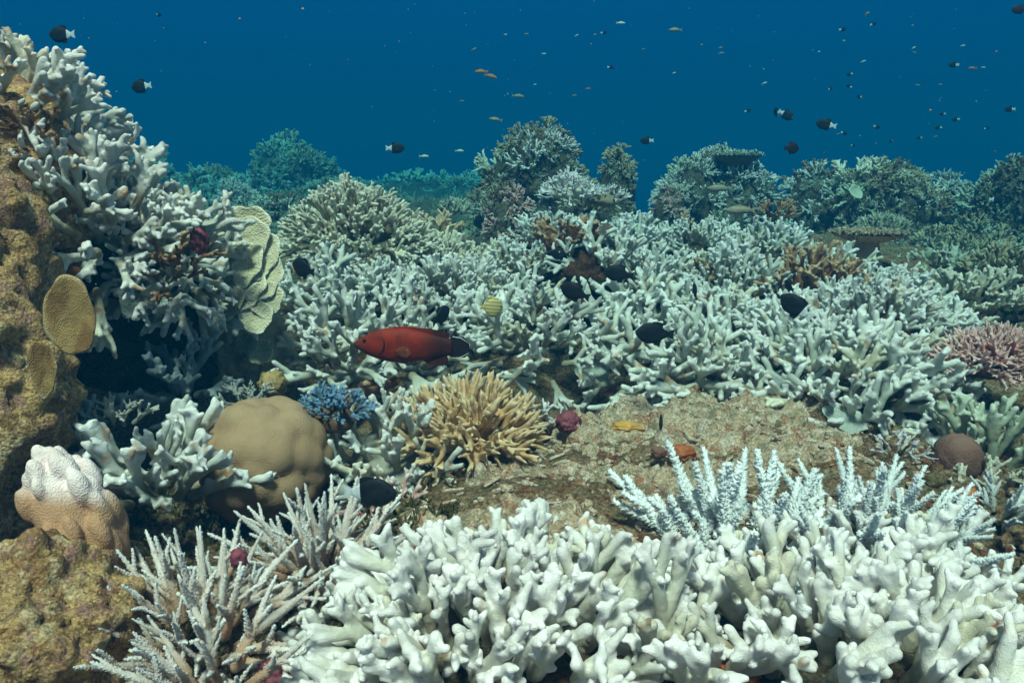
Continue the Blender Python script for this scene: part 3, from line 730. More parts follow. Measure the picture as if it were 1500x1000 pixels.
plate('plate_coral', at(104, 462, 1.28), .062, (.25, -.95, .05), M_LEAFB, 'brown oval plate coral hanging on the rock wall over the cavern', seed=4, cup=.12, wav=.05).scale = (.62, 1.05, 1)
plate('plate_coral', at(62, 540, 1.22), .038, (.5, -.8, .05), M_LEAFB, 'small brown plate coral lower on the rock wall', seed=7, cup=.12, wav=.08).scale = (.5, 1.2, 1)
plate('plate_coral', at(385, 578 - 60, 2.12), .035, (-.2, -.7, .5), M_LEAF, 'small pale plate under the leaf coral stack', seed=9, wav=.1)
plate('plate_coral', at(868, 548, 2.25), .05, (0, -.6, .7), M_LEAFG, 'thin grey plate coral in the hollow over the slab', seed=12, wav=.08)
plate('plate_coral', at(1042, 572, 2.08), .032, (0, -.8, .5), M_LEAFG, 'small blue grey plate under the neat forked bush', seed=13, wav=.2)
plate('plate_coral', at(1235, 622, 1.86), .05, (0, -.6, .7), M_LEAFG, 'grey green plate under the broad right coral', seed=14, wav=.2)
plate('plate_coral', at(210, 435, 1.82), .05, (.2, -.9, .2), M_LEAFG, 'grey plate in the mouth of the cavern among hanging antlers', seed=15, wav=.15)

# ------------------------------------------------------------------ rusty gap in the bank
raise_rock('rusty_rock', 'rust brown crusted rubble in the gap of the white bank', [(.25, 3.02, .24, .12, .14, .13), (.27, 2.85, .16, .11, .12, .12), (.2, 2.72, .1, .1, .1, .1)], .009,
           ground_mat('rusty_crust', [(.20, .085, .035), (.30, .13, .06), (.10, .04, .02), (.07, .05, .03)], 18., .03, .35), .045, 14, seed=51)
colony('rusty orange stubs on the edge of the rusty gap', at(835, 335, 3.0), .10, 10, 'finger', ORANGEC, .6, (0, -.3, 1), 60, .3, .08, seed=150)

# ------------------------------------------------------------------ table coral
def table(label, c, R, mat, n, seed, scale=.35, kind='twig', under=None, tall=.09, ribs=0):
    root = obj('table_coral', None, loc=c); tag(root, label, 'coral')
    # underside: a cone of ribs
    vs_, fs_ = [], []; K = 64
    for i in range(9):
        f = i / 8; r = R * (.12 + .88 * f ** .9)
        for k in range(K):
            a = 2 * PI * k / K; rr = r * (1 + .05 * math.sin(3 * a + seed)) * (1 + .035 * f * (k % 2))
            vs_.append((rr * math.cos(a), rr * math.sin(a), -tall + (tall - .01) * f ** 1.3 + .006 * f * (k % 2)))
    for i in range(8):
        for k in range(K):
            fs_.append((i * K + k, i * K + (k + 1) % K, (i + 1) * K + (k + 1) % K, (i + 1) * K + k))
    fs_.append(tuple(8 * K + k for k in range(K)))
    mb = MB(); mb.add(vs_, fs_); me = mb.mesh('underside', under or mat)
    set_attr(me, 'tip', [0] * len(me.vertices)); set_attr(me, 'basal', [.3] * len(me.vertices)); obj('underside', me, root)
    mb = MB(); mb.tube([(0, 0, -tall - .12), (0, 0, -tall + .01)], [R * .5, R * .3], 14); me = mb.mesh('stalk', under or mat); obj('stalk', me, root)
    r_ = random.Random(seed); L = LIB[kind]
    for i in range(ribs):
        ph = 2 * PI * i / ribs + r_.uniform(-.04, .04); f = r_.uniform(.35, .8)
        obj('branch', L[r_.randrange(len(L))], root, (math.cos(ph) * R * f, math.sin(ph) * R * f, -tall * (1 - f) - .012), zrot((math.cos(ph) * 1.1, math.sin(ph) * 1.1, .9), r_.uniform(0, 6)), scale * r_.uniform(1., 1.4), mat)
    for i in range(n):
        t_ = math.sqrt((i + .5) / n); ph = i * 2.4
        d = Vector((math.cos(ph) * t_ ** 4 * 1.6, math.sin(ph) * t_ ** 4 * 1.6, 1))
        obj('branch', L[r_.randrange(len(L))], root, (math.cos(ph) * t_ * R, math.sin(ph) * t_ * R, -.012), zrot(d, r_.uniform(0, 6)), scale * r_.uniform(.8, 1.15), mat)
    return root
table('orange brown table coral with pale fringe on the right', at(1272, 338, 3.4), .150, coral_mat('table_orange', (.52, .33, .20), (.78, .66, .50), (.4, .2, .1), stain_amt=0.), 90, 5, .24, under=coral_mat('table_under', (.80, .48, .28), (.7, .5, .4), (.7, .40, .22), stain_amt=0.), tall=.055, ribs=70)

# ------------------------------------------------------------------ background bommies
def bommie(label, px, py, Y, wpx, hpx, mats, n, seed, tsc=.7, body=None, name='coral_bommie', kinds=('tuft', 'tuftp'), deep=None, cat='coral outcrop', group=None):
    """rock lump with coral heads; (px,py) = middle of its visible top region, w/h in photo pixels"""
    c = at(px, py, Y); k = Y / FOC; rx, rz = wpx * k / 2, hpx * k; ry = deep or rx * .9
    g = min(gz(c.x, c.y), c.z - rz * .6) - .1
    r_ = random.Random(seed)
    root = obj(name, None, loc=(c.x, c.y, g)); tag(root, label, cat, group)
    top = c.z + rz / 2 - g - .06 * tsc; mb = MB()
    mb.blob((0, 0, top * .25), (rx * .92, ry, top * .75), seed, .2, 2, 4)
    for i in range(4):
        a = r_.uniform(0, 2 * PI); mb.blob((math.cos(a) * rx * .55, math.sin(a) * ry * .5, top * r_.uniform(.25, .6)), (rx * .42, ry * .42, top * .3), seed + i, .25, 2.2, 3)
    me = remesh(mb, 'rock', max(.02, rx * .035), body or M_BOMMIE, 2); co = get_co(me); no = get_no(me)
    set_co(me, co + no * (rx * .09 * fbm(co / rx, 2.6, 4, seed) - rx * .10 * np.minimum(worley(co / rx, 4.5, seed), 1))[:, None])
    obj('rock', me, root)
    co = get_co(me); no = get_no(me)
    ok = [i for i in range(len(co)) if (no[i, 2] > -.05 and no[i, 1] < .55 and co[i, 2] > top * .1)]
    chosen = []
    tries = 0; sep_ = rx * 1.5 / math.sqrt(max(n, 1))
    while len(chosen) < n and tries < n * 40:
        tries += 1; i = ok[r_.randrange(len(ok))]
        if any((co[i][0] - co[j][0]) ** 2 + (co[i][1] - co[j][1]) ** 2 + (co[i][2] - co[j][2]) ** 2 < sep_ ** 2 for j in chosen): continue
        chosen.append(i)
    for j, i in enumerate(chosen):
        m = mats[r_.randrange(len(mats))] if len(mats) > 1 else mats[0]; kd = kinds[r_.randrange(len(kinds))]; L = LIB[kd]
        nn = Vector(no[i]); s = tsc * r_.uniform(.6, 1.25) * (.7 + .5 * max(0, nn.z))
        obj('coral_head', L[r_.randrange(len(L))], root, Vector(co[i]) - nn * .02 * s, zrot(nn + Vector((0, 0, .35)), r_.uniform(0, 6)), s, m)
    return root

bommie('dark craggy bommie topped with pale twigs at the centre back', 792, 252, 4.9, 190, 116, (TEALC, BROWNC, GREY, OLIVEC, WHITE), 60, 201, .62)
bommie('round head of fine olive branches right of the centre bommie', 905, 252, 4.7, 66, 64, (OLIVEC, TEALC), 26, 202, .5, kinds=('tuftp',))
bommie('pale branching outcrop under the flat table coral at the back', 1045, 262, 5.3, 190, 90, (WHITE, WHITE, TEALC, GREY), 60, 203, .7)
bommie('low pale twiggy outcrop between the two right bommies', 1195, 285, 5.2, 120, 90, (TEALC, WHITE, WHITE, BROWNC), 36, 204, .65)
bommie('big dark brown bommie with olive crown on the right', 1290, 285, 5.0, 185, 125, (OLIVEC, CREAM, BROWNC, OLIVEC, TEALC), 75, 205, .6)
bommie('pale green rounded coral bush at the right of the big bommie', 1385, 300, 5.4, 75, 115, (TEALC, WHITE, GREY), 34, 206, .7)
bommie('dark bommie cut by the right edge', 1485, 300, 5.0, 130, 130, (OLIVEC, BROWNC, TEALC, BROWNC), 48, 207, .65)
bommie('tall hazy teal bommie in the left distance', 432, 246, 11., 135, 78, (TEALC, OLIVEC, OLIVEC), 55, 208, 1.2)
bommie('low hazy dome in the left distance before the tall one', 312, 272, 10.2, 120, 60, (TEALC, OLIVEC), 40, 209, 1.0)
bommie('faint hazy mound just behind the left ridge', 225, 252, 9.5, 80, 76, (OLIVEC, TEALC), 30, 210, 1.0)
bommie('pale round coral head in the haze behind the plate stack', 350, 292, 6.4, 62, 50, (GREY, WHITE), 26, 211, .65, kinds=('tuftp',))
bommie('hazy far reef mound left of the centre', 600, 280, 13, 190, 50, (TEALC, OLIVEC), 40, 212, 1.3)
bommie('hazy far reef mound behind the centre bommie', 690, 282, 12.5, 120, 60, (TEALC, OLIVEC), 30, 213, 1.1)
bommie('low teal mound behind the cream dome', 500, 285, 9., 150, 50, (TEALC, OLIVEC), 34, 214, .9)
bommie('dim coral mound at the foot of the left distance', 400, 320, 5.8, 160, 60, (OLIVEC, TEALC, BROWNC), 40, 215, .7)
bommie('small maroon brown coral mound left of the snowy coral', 745, 298, 4.2, 75, 40, (BROWNC, PINKC), 18, 216, .4, kinds=('tuft',))
bommie('low brown outcrop on the crest right of the snowy coral', 985, 285, 4.6, 60, 40, (BROWNC, PINKC, TEALC), 14, 217, .4)
bommie('low mixed outcrop at the far right below the bommies', 1420, 350, 4.4, 170, 45, (TEALC, OLIVEC, OLIVEC), 40, 218, .5)
table('flat pale table coral on top of the far outcrop', at(1078, 226, 5.1), .15, TEALC, 50, 9, .4, under=BROWNC, tall=.08)
plate('plate_coral', at(1252, 282, 4.7), .045, (.3, -.75, .5), TEALC, 'round pale plate on the face of the dark bommie', seed=17, wav=.06)
colony('snow white soft coral in front of the centre bommie', at(832, 258, 3.75), .10, 44, 'twig', SNOW, .62, (-.1, -.4, 1), 75, .75, .05, name='soft_coral', seed=160, base=SNOW)
colony('smaller snow white coral right of the tallest one on the crest', at(884, 276, 3.8), .09, 16, 'twig', SNOW, .52, (0, -.4, 1), 65, .4, .05, name='soft_coral', seed=161, base=CREAM)
colony('yellow cream coral below the snow white soft coral', at(862, 290, 4.0), .09, 16, 'finger', CREAM, .55, (0, -.4, 1), 60, .3, .06, seed=162)
colony('peach and cream fingers right of the cream dome', at(640, 325, 3.3), .06, 10, 'finger', coral_mat('peach_coral', (.66, .50, .32), (.80, .66, .48), (.5, .3, .12), stain_amt=.05), .5, (0, -.3, 1), 60, .3, .06, seed=163)
colony('tiny pale green staghorn behind the peach fingers', at(665, 297, 4.3), .07, 10, 'point', TEALC, .55, (0, -.3, 1), 65, .3, .07, name='staghorn_coral', seed=164)
colony('white fringed coral fan behind the table coral', at(1300, 318, 3.9), .08, 14, 'point', TEALC, .5, (0, -.2, 1), 60, .3, .06, seed=165)
colony('brown red stubby coral on the crest left of the table coral', at(1135, 308, 3.9), .07, 9, 'finger', ORANGEC, .55, (0, -.2, 1), 50, .3, .06, seed=166)

# far reef cover that nobody could count
r_ = random.Random(77); mb = MB()
for i in range(1500):
    Y = 4.5 + 9 * r_.random() ** 1.2; x = r_.uniform(-.74, .74) * Y; z = gz(x, Y)
    h = r_.uniform(.03, .10) * (.5 + Y * .09)
    mb.blob((x, Y, z - .06), (h * 1.3, h, h * .9), i, .45, 2.2, 1)
    for q in range(7):
        a = r_.uniform(0, 6.28); e = r_.uniform(.2, 1.1); d = Vector((math.cos(a) * e, math.sin(a) * e, 1)).normalized(); p = Vector((x, Y, z - .06)) + d * h * .75
        mb.tube([p, p + d * h * .35, p + (d + Vector((0, 0, .3))).normalized() * h * r_.uniform(.4, .8)], [h * .14, h * .13, h * .08], 4, cap=False)
me = mb.mesh('coral_cover', coral_mat('cover', (.26, .27, .17), (.4, .42, .3), (.15, .13, .08), stain_amt=.2)); set_attr(me, 'tip', [.2] * len(me.vertices)); set_attr(me, 'basal', [.2] * len(me.vertices))
tag(obj('coral_cover', me), 'low mixed coral growth covering the reef behind the bank', 'coral growth', kind='stuff')

# ------------------------------------------------------------------ rubble, pebbles and algae turf
def scatter_stuff(name, label, cat, n, region, mat, size, seed, shape='chip'):
    r_ = random.Random(seed); mb = MB(); v, f = ICO[1]
    ps = [region(r_) for _ in range(n)]; zs = ground_z([p[0] for p in ps], [p[1] for p in ps])
    for (x, y), z in zip(ps, zs):
        s = size * r_.uniform(.4, 1.5) ** 1.3
        if shape == 'chip':
            A = v * np.array([s * r_.uniform(.6, 1.5), s * r_.uniform(.5, 1), s * r_.uniform(.4, .9)]) * (1 + .35 * vnoise(v * 2 + r_.uniform(0, 99), 2))[:, None]
            a = r_.uniform(0, 6.3); ca, sa = math.cos(a), math.sin(a)
            A = np.stack([A[:, 0] * ca - A[:, 1] * sa + x, A[:, 0] * sa + A[:, 1] * ca + y, A[:, 2] + z + s * .2], 1)
            mb.add([tuple(q) for q in A.tolist()], f)
        elif shape == 'stick':
            a = r_.uniform(0, 6.3); d = Vector((math.cos(a), math.sin(a), r_.uniform(-.2, .5))) * s * 2; p = Vector((x, y, z + .005))
            mb.tube([p, p + d * .5, p + d], [s * .28, s * .3, s * .2], 5)
        else:
            for q in range(4):
                a = r_.uniform(0, 6.3); mb.spike(Vector((x, y, z - .004)), Vector((math.cos(a) * .7, math.sin(a) * .7, 1)), s * 2.4, s * .28, 3)
    return tag(obj(name, mb.mesh(name, mat, False)), label, cat, kind='stuff')
def slab_z_region(r_): return (r_.uniform(-.3, 1.35), r_.uniform(1.15, 2.2))
def left_region(r_): return (r_.uniform(-.95, -.1), r_.uniform(.85, 1.9))
def right_region(r_): return (r_.uniform(.85, 1.5), r_.uniform(1.1, 1.9))
_gz = ground_z
DG = bpy.context.evaluated_depsgraph_get(); DG.update()
def cast_z(xs, ys):
    out = []
    base = _gz(xs, ys)
    for x, y, b in zip(xs, ys, base):
        best = b
        for o in cast_objs:
            ok, loc, nn, fi = o.ray_cast(Vector((x, y, 1.0)) - o.location, Vector((0, 0, -1)))
            if ok and loc.z + o.location.z > best: best = loc.z + o.location.z
        out.append(best)
    return np.array(out)
cast_objs = [o for o in C.objects if o.type == 'MESH' and o.name.startswith(('rock_slab', 'reef_floor'))]
ground_z = cast_z
scatter_stuff('rubble', 'broken coral rubble strewn over the sandy slab', 'rubble', 1900, slab_z_region, M_RUBBLE, .0065, 1)
scatter_stuff('coral_fragments', 'small dead coral sticks lying on the slab', 'rubble', 260, slab_z_region, M_RUBBLE, .011, 2, 'stick')
scatter_stuff('rubble', 'brown rubble between the corals at the left', 'rubble', 900, left_region, M_GROUND, .012, 3)
scatter_stuff('rubble', 'brown and maroon rubble at the right behind the foreground coral', 'rubble', 700, right_region, M_GROUND, .016, 5)
scatter_stuff('turf_algae', 'olive turf algae growing between the left corals', 'algae', 2600, left_region, M_ALGAE, .009, 4, 'tuft')
ground_z = _gz

# drifting particles
r_ = random.Random(5); mb = MB(); v, f = ICO[1]
for i in range(420):
    p = at(r_.uniform(-40, 1540), r_.uniform(-40, 1000) if i % 3 else r_.uniform(-40, 330), r_.uniform(.5, 3.2))
    if p.z < gz(p.x, p.y) + .25: continue
    A = v * r_.uniform(.0003, .0011) * np.array([1, r_.uniform(.5, 1.5), r_.uniform(.5, 1)]) + np.array(p); mb.add([tuple(q) for q in A.tolist()], f)
tag(obj('marine_snow', mb.mesh('marine_snow', M_RUBBLE)), 'pale particles drifting in the water', 'particles', kind='stuff')

# ------------------------------------------------------------------ fish
def fish_mats(name, c1, c2=None, rough=.6):
    return flat_mat(name, c1, c2 or c1, 50, rough, .0004, .15)
F_BLACK = fish_mats('black_scales', (.008, .010, .014), (.014, .018, .024))
F_WHITE = fish_mats('white_scales', (.62, .68, .72), (.5, .56, .6))
F_RED = fish_mats('dark_red_scales', (.20, .018, .008), (.13, .012, .008))
F_YEL = fish_mats('yellow_scales', (.62, .55, .24)); F_YELD = fish_mats('tan_stripe', (.42, .34, .13))
F_GREY = fish_mats('grey_scales', (.30, .27, .20), (.22, .18, .14)); F_ORA = fish_mats('orange_scales', (.42, .18, .07)); F_PALE = fish_mats('pale_scales', (.55, .60, .55))
F_DKR = fish_mats('dark_brown_scales', (.035, .012, .010), (.02, .01, .01))
F_EYE = fish_mats('eye', (.01, .01, .01), rough=.15)

def fish_body(L, prof, width, mat, name='body', x0=0., x1=1., nseg=22, sides=14):
    """prof(t) -> (top, bottom) as fractions of L, t 0 at the snout; +X is the head"""
    vs_, fs_ = [], []
    for i in range(nseg + 1):
        t_ = x0 + (x1 - x0) * i / nseg; up_, dn = prof(t_); w = width(t_) * L; c = (up_ - dn) / 2 * L; h = (up_ + dn) / 2 * L
        for k in range(sides):
            a = 2 * PI * k / sides
            vs_.append(((.5 - t_) * L, math.cos(a) * w, c + math.sin(a) * h))
        if i:
            b = (i - 1) * sides
            for k in range(sides): fs_.append((b + k, b + sides + k, b + sides + (k + 1) % sides, b + (k + 1) % sides))
    fs_.append(tuple(range(sides))); fs_.append(tuple(reversed(range(nseg * sides, (nseg + 1) * sides))))
    mb = MB(); mb.add(vs_, fs_); return mb.mesh(name, mat)
def fin(pts, mat, name, th=.0008, y=0.):
    """fin from an outline of (x,z) points, with ribs as slight corrugation"""
    n = len(pts); cx = sum(p[0] for p in pts) / n; cz = sum(p[1] for p in pts) / n
    vs_ = []
    for s in (1, -1):
        vs_.append((cx, y + s * th, cz)); vs_ += [(p[0], y + s * th * .4, p[1]) for p in pts]
    fs_ = []
    for k in range(n):
        k2 = (k + 1) % n
        fs_.append((0, 1 + k2, 1 + k)); fs_.append((n + 1, n + 2 + k, n + 2 + k2)); fs_.append((1 + k, 1 + k2, n + 2 + k2, n + 2 + k))
    mb = MB(); mb.add(vs_, fs_); return mb.mesh(name, mat, False)

def oval(hmax, pk=.42, tailh=.07, snout=.02):
    def f(t_):
        if t_ < pk: h = snout + (hmax - snout) * math.sin(t_ / pk * PI / 2) ** .8
        else: h = tailh + (hmax - tailh) * math.cos((t_ - pk) / (1 - pk) * PI / 2) ** 1.1
        return (h, h)
    return f
def wprof(wm): return lambda t_: wm * (.12 + .88 * math.sin(min(1, t_ * 1.15 + .02) * PI) ** .7) if t_ < .85 else wm * .2

DL = .072
dam = {'body': fish_body(DL, lambda t_: oval(.32)(t_), wprof(.09), F_BLACK, x1=.80),
       'tail': fish_body(DL, lambda t_: oval(.32)(t_), wprof(.09), F_WHITE, 'tail_base', .80, 1.0, 4),
       'tail_fin': fin([(-.48 * DL, .07 * DL), (-.57 * DL, .12 * DL), (-.68 * DL, .17 * DL), (-.64 * DL, .02 * DL), (-.68 * DL, -.15 * DL), (-.57 * DL, -.11 * DL), (-.48 * DL, -.07 * DL)], F_WHITE, 'tail_fin'),
       'dorsal_fin': fin([(.12 * DL, .24 * DL), (.0, .34 * DL), (-.15 * DL, .35 * DL), (-.30 * DL, .32 * DL), (-.31 * DL, .12 * DL), (.1 * DL, .15 * DL)], F_BLACK, 'dorsal_fin'),
       'anal_fin': fin([(-.02 * DL, -.22 * DL), (-.12 * DL, -.36 * DL), (-.28 * DL, -.33 * DL), (-.31 * DL, -.12 * DL), (-.05 * DL, -.15 * DL)], F_BLACK, 'anal_fin')}
mbe = MB(); mbe.blob((0, 0, 0), (.0028,) * 3, 0, 0, 1, 2); EYE = mbe.mesh('eye', F_EYE)
mbe = MB(); mbe.blob((0, 0, 0), (.0028,) * 3, 0, 0, 1, 2); EYEW = mbe.mesh('eye', F_GREY)

def damsel(px, py, Y, yaw, pitch=0, s=1.0, label='', group='black damselfish with white tails', body=None, tail=True, roll=0):
    """yaw 0 = facing right in the photo, 180 = facing left"""
    root = obj('damselfish', None, loc=at(px, py, Y), rot=(math.radians(roll), math.radians(-pitch), math.radians(yaw)), sc=s)
    tag(root, label, 'fish', group)
    for k, d in dam.items():
        m = body if (body and (k not in ('tail', 'tail_fin') or not tail)) else (F_BLACK if not tail else None)
        obj({'tail': 'tail_base'}.get(k, k), d, root, mat=m)
    for s_ in (1, -1): obj('eye', EYE, root, (.32 * DL, s_ * .045 * DL, .05 * DL))
    return root
damsel(88, 51, 2.5, 170, 0, 1.0, 'black fish with white tail high in the upper left')
damsel(205, 127, 3.0, 165, -5, 1.0, 'black fish with white tail just above the left coral slope')
damsel(581, 217, 3.5, 10, 0, .95, 'black fish with white tail facing right above the cream dome')
damsel(946, 206, 4.6, 175, 0, .9, 'small black fish hovering right of the centre bommie')
damsel(1208, 182, 3.7, 160, 12, 1.05, 'black fish with white tail above the low twiggy outcrop')
damsel(1153, 169, 4.2, -25, -28, 1.0, 'black fish diving right, right one of the close pair')
damsel(1137, 164, 4.3, 95, 15, .9, 'black fish seen end on, left one of the close pair')
damsel(1161, 217, 3.5, 30, 0, 1.05, 'dusky brown fish without white tail under the close pair', body=F_DKR, tail=False)
damsel(548, 721, 1.12, -8, 2, .98, 'black fish with pale tail beside the brown boulder coral')
damsel(968, 622, 1.72, 80, 78, .66, 'small black fish standing head up over the sandy slab')
damsel(1163, 447, 1.85, 150, 35, 1.05, 'slanting black fish among the white fingers on the right of the bank')
damsel(442, 392, 2.05, 140, 10, 1.1, 'black fish tucked beside the fingers left on the bank', tail=False)
damsel(839, 426, 1.85, 160, 20, .9, 'black fish sheltering right of the yellow striped fish', tail=False)
damsel(648, 461, 1.9, 60, 20, .9, 'black fish half hidden above the red fish', tail=False)
damsel(903, 400, 2.1, 170, 10, .95, 'black fish under the right side of the rusty gap', tail=False)
damsel(955, 488, 1.82, 185, 5, 1.1, 'black fish in the hollow behind the sandy slab', tail=False)
damsel(1155, 418, 2.0, 100, 20, .6, 'small black fish just above the slanting black one', tail=False)
damsel(1018, 425, 2.0, 95, 50, .6, 'narrow dark fish between fingers in the middle of the bank', tail=False)
damsel(818, 372, 2.55, 150, 0, .8, 'dark fish inside the rusty gap', tail=False)
damsel(1478, 160, 5.2, 175, 0, .8, 'small black fish with white tail near the right edge over the bommies')
damsel(1461, 292, 4.4, 5, 0, 1.0, 'dark fish before the bommie at the right edge')
damsel(1350, 297, 4.5, 170, 15, .8, 'dark fish before the shaded face of the big bommie', tail=False)
damsel(817, 283, 3.9, 80, 60, .55, 'tiny black fish just before the snow white soft coral', tail=False)
damsel(880, 268, 3.95, 80, 70, .5, 'tiny black fish between the two snow white corals', tail=False)
damsel(1058, 220, 4.9, 80, 60, .6, 'tiny dark fish on the far table coral', tail=False)
damsel(1492, 14, 4.2, 175, 0, .95, 'dusky fish in the upper right corner', body=F_DKR, tail=False)
damsel(1396, 95, 5.0, 180, 0, .75, 'dusky blue fish high on the right of the pair', body=F_BLACK)
for px, py, Y, yw in [(1380, 167, 6, 180), (1399, 175, 6, 170), (1374, 187, 6.2, 180), (1446, 188, 6.2, 10), (1285, 186, 6, 0), (1217, 130, 6, 30), (1244, 109, 6.2, 180), (1258, 142, 6, 200), (1243, 126, 6.4, 180), (1305, 207, 6, 90), (1250, 213, 5.8, 30), (1346, 202, 6, 180), (1235, 43, 6, 5), (1280, 35, 6.2, 0), (895, 99, 6, 10), (885, 48, 6, 0), (233, 22, 6, 70), (1237, 195, 6, 0), (1096, 162, 6.2, 0)]:
    damsel(px, py, Y, yw, r_.uniform(-25, 25), r_.uniform(.48, .68), 'far dark speck of a fish in the blue water', 'distant dark fish in the open water', body=F_BLACK)

# small slender fish
def slim_fish(mat, L=.06):
    return [('body', fish_body(L, oval(.15, .4, .04), wprof(.07), mat, x1=.95, nseg=12, sides=8)),
            ('tail_fin', fin([(-.44 * L, .03 * L), (-.68 * L, .15 * L), (-.56 * L, 0), (-.68 * L, -.15 * L), (-.44 * L, -.03 * L)], mat, 'tail_fin')),
            ('dorsal_fin', fin([(.2 * L, .12 * L), (.05 * L, .22 * L), (-.3 * L, .14 * L), (-.3 * L, .05 * L)], mat, 'dorsal_fin'))]
SL = {'o': slim_fish(F_ORA), 'g': slim_fish(F_GREY), 'p': slim_fish(F_PALE), 'd': slim_fish(F_DKR)}
def slim(px, py, Y, yaw, kind, s, label, pitch=0, group=None):
    root = obj('reef_fish', None, loc=at(px, py, Y), rot=(0, math.radians(-pitch), math.radians(yaw)), sc=s); tag(root, label, 'fish', group)
    for n_, d in SL[kind]: obj(n_, d, root)
    return root
slim(704, 105, 4.3, 180, 'o', 1., 'orange fish, left one of the orange pair')
slim(720, 112, 4.3, 5, 'o', 1., 'orange fish, right one of the orange pair', -15)
slim(1271, 20, 5, 40, 'o', .8, 'small orange fish near the top right', 20)
slim(862, 130, 5.2, 0, 'o', .5, 'tiny orange speck of a fish above the centre bommie')
slim(1424, 100, 5.2, 180, 'o', .8, 'orange fish right of the dusky blue one')
slim(882, 207, 5, 80, 'o', .6, 'tiny orange fish beside the centre bommie')
slim(725, 175, 4.0, 185, 'g', .95, 'grey brown fish left above the centre bommie', 8)
slim(622, 229, 4.6, 10, 'p', .8, 'pale slender fish over the far reef, left one')
slim(674, 221, 4.6, 10, 'p', .7, 'pale slender fish over the far reef, right one')
slim(760, 141, 4.6, 0, 'g', 1., 'greenish fish right of the orange pair', -5)
slim(910, 34, 4.9, 10, 'p', .8, 'pale green fish high in the middle')
slim(988, 44, 4.7, 180, 'g', 1.1, 'grey green fish high right of the middle')
slim(1082, 308, 3.1, 175, 'g', 1.75, 'yellow grey striped fish over the crest fingers')
slim(1052, 276, 4.1, 170, 'g', 1.9, 'dull brown fish in front of the far pale outcrop')
for i, (px, py, Y, k, a) in enumerate([(741, 51, 5, 'p', 60), (772, 50, 5.5, 'g', 10), (695, 72, 5.2, 'g', 0), (744, 138, 5, 'p', 80), (739, 141, 5.5, 'p', 70), (784, 124, 6, 'p', 10), (797, 79, 6, 'p', 10), (845, 52, 6, 'p', 0), (943, 72, 5.5, 'g', 60), (988, 107, 5.6, 'p', 30),
        (1056, 70, 5, 'g', 0), (1057, 78, 5.5, 'g', 0), (1099, 98, 6, 'p', 40), (1119, 102, 5.5, 'p', 60), (1120, 122, 6, 'p', 0), (1200, 76, 6, 'p', 20), (1236, 60, 6, 'p', 80), (1265, 90, 6, 'p', 0), (1340, 77, 5.6, 'g', 0), (1339, 70, 6, 'p', 0), (1411, 67, 5.6, 'p', 5),
        (1378, 124, 6, 'g', 0), (1430, 149, 6, 'p', 70), (1441, 99, 6.2, 'p', 0), (677, 148, 5.5, 'g', 0), (738, 191, 5.5, 'p', 70), (1345, 125, 6, 'g', 0), (693, 238, 5.6, 'g', 70), (715, 70, 6, 'g', 80), (842, 140, 6, 'g', 20), (1228, 196, 6, 'g', 0), (1371, 200, 6, 'g', 0), (1458, 222, 5.8, 'g', 90)]):
    slim(px, py, Y, a + r_.uniform(-25, 25), k, r_.uniform(.4, .6), 'tiny pale fish drifting in the open blue water' if k == 'p' else 'tiny grey green fish drifting in the open blue water', r_.uniform(-25, 25), 'tiny pale fish far off' if k == 'p' else 'tiny grey green fish far off')

# yellow striped butterflyfish
F_YEL, t_n, b_ = new_mat('yellow_striped_scales', .6, .15)
tco = t_n.nodes.new('ShaderNodeTexCoord').outputs['Object']; wv = t_n.nodes.new('ShaderNodeTexWave'); wv.bands_direction = 'Z'
wv.inputs['Scale'].default_value = 40; wv.inputs['Distortion'].default_value = .6; t_n.links.new(tco, wv.inputs['Vector'])
t_n.links.new(mixc(t_n, rng(t_n, wv.outputs['Fac'], .3, .7), (.64, .58, .28), (.40, .33, .12)), b_.inputs['Base Color'])
L = .058; root = obj('striped_fish', None, loc=at(722, 450, 1.80), rot=(0, math.radians(10), math.radians(40))); tag(root, 'pale yellow oval fish with thin stripes before the white bank', 'fish')
obj('body', fish_body(L, oval(.40, .45, .06), wprof(.09), F_YEL), root)
obj('tail_fin', fin([(-.48 * L, .06 * L), (-.62 * L, .14 * L), (-.62 * L, -.14 * L), (-.48 * L, -.06 * L)], F_YEL, 'tail_fin'), root)
obj('dorsal_fin', fin([(.1 * L, .36 * L), (-.1 * L, .46 * L), (-.38 * L, .36 * L), (-.42 * L, .1 * L), (-.1 * L, .3 * L)], F_YEL, 'dorsal_fin'), root)
for s_ in (1, -1): obj('eye', EYE, root, (.36 * L, s_ * .05 * L, .06 * L), sc=.9)

# red rock cod
L = .222; root = obj('rock_cod', None, loc=at(591, 506, 1.78), rot=(0, math.radians(-3), math.radians(183))); tag(root, 'large dark red fish with blackish tail hovering before the white corals', 'fish')
def cprof(t_):
    t_ = min(t_, .999)
    up_ = .015 + .17 * math.sin(min(1, t_ / .42) * PI / 2) ** .85 if t_ < .42 else .085 + .10 * math.cos((t_ - .42) / .58 * PI / 2) ** 1.3
    dn = .015 + .165 * math.sin(min(1, t_ / .45) * PI / 2) ** .7 if t_ < .45 else .085 + .095 * math.cos((t_ - .45) / .55 * PI / 2) ** 1.5
    return up_, dn
m_, t_n, b_ = new_mat('rock_cod_skin', .6, .15)
tco = t_n.nodes.new('ShaderNodeTexCoord').outputs['Object']; sx = t_n.nodes.new('ShaderNodeSeparateXYZ'); t_n.links.new(tco, sx.inputs[0])
c_ = mixc(t_n, rng(t_n, noise_(t_n, 35, 4, tco), .35, .65), (.27, .022, .005), (.16, .014, .005))
c_ = mixc(t_n, rng(t_n, sx.outputs['X'], -.02, -.085), c_, (.045, .010, .009))
c_ = mixc(t_n, rng(t_n, sx.outputs['X'], .07, .115), c_, (.12, .025, .015))
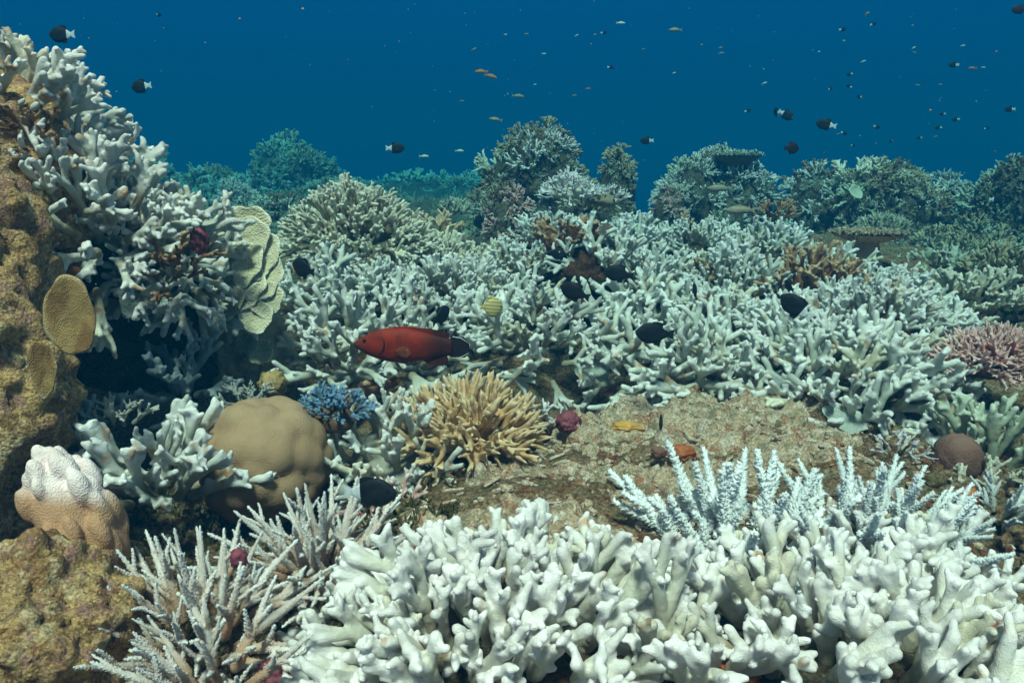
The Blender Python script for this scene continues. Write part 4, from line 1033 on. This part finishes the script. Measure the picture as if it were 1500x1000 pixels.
c_ = mixc(t_n, rng(t_n, vor(t_n, 260, tco), .25, .1, 0, .3), c_, (.42, .10, .03))
t_n.links.new(c_, b_.inputs['Base Color']); bump(t_n, b_, vor(t_n, 420, tco), .0006, .6)
cod = fish_body(L, cprof, lambda t_: .085 * (.2 + .8 * math.sin(min(1, t_ * 1.05 + .03) * PI) ** .6) if t_ < .92 else .03, m_, nseg=34, sides=20)
obj('body', cod, root)
obj('dorsal_fin', fin([(.20 * L, .14 * L), (.1 * L, .195 * L), (-.05 * L, .20 * L), (-.2 * L, .19 * L), (-.36 * L, .175 * L), (-.47 * L, .15 * L), (-.46 * L, .05 * L), (.1 * L, .1 * L)], m_, 'dorsal_fin', .0012), root)
obj('anal_fin', fin([(-.16 * L, -.12 * L), (-.28 * L, -.20 * L), (-.40 * L, -.20 * L), (-.47 * L, -.15 * L), (-.44 * L, -.06 * L), (-.2 * L, -.06 * L)], m_, 'anal_fin', .0012), root)
obj('pelvic_fin', fin([(.12 * L, -.15 * L), (.02 * L, -.19 * L), (-.06 * L, -.19 * L), (.04 * L, -.12 * L)], m_, 'pelvic_fin', .001), root)
F_DK = fish_mats('cod_tail_black', (.022, .012, .014), (.012, .010, .014))
tf = obj('tail_fin', fin([(-.44 * L, .08 * L), (-.52 * L, .115 * L), (-.61 * L, .12 * L), (-.67 * L, .06 * L), (-.68 * L, -.02 * L), (-.64 * L, -.10 * L), (-.54 * L, -.115 * L), (-.44 * L, -.08 * L)], F_DK, 'tail_fin', .0014), root)
for sg in (1, -1):
    mbx = MB(); mbx.tube([(-.50 * L, 0, sg * .112 * L), (-.58 * L, 0, sg * .105 * L), (-.665 * L, 0, sg * .055 * L)], [.0009, .0013, .0008], 6)
    obj('pale_streak', mbx.mesh('pale_streak', F_WHITE), tf)
for s_ in (1, -1):
    pf = fin([(.0, .0), (-.05 * L, .05 * L), (-.13 * L, .055 * L), (-.18 * L, .0), (-.13 * L, -.055 * L), (-.04 * L, -.045 * L)], fish_mats('pectoral', (.20, .05, .012), (.10, .025, .010)), 'pectoral_fin', .0012)
    obj('pectoral_fin', pf, root, (.08 * L, s_ * .087 * L, -.04 * L), (0, 0, s_ * math.radians(-14)))
    obj('eye', EYE, root, (.39 * L, s_ * .046 * L, .045 * L), sc=1.6)
    mg = MB(); mg.tube([(.205 * L, s_ * .066 * L, .085 * L), (.185 * L, s_ * .080 * L, .03 * L), (.195 * L, s_ * .080 * L, -.03 * L), (.235 * L, s_ * .060 * L, -.09 * L)], [.0012, .0022, .0022, .0012], 5)
    obj('gill_cover_edge', mg.mesh('gill_cover_edge', F_DKR), root)
print('objects', len(bpy.data.objects))
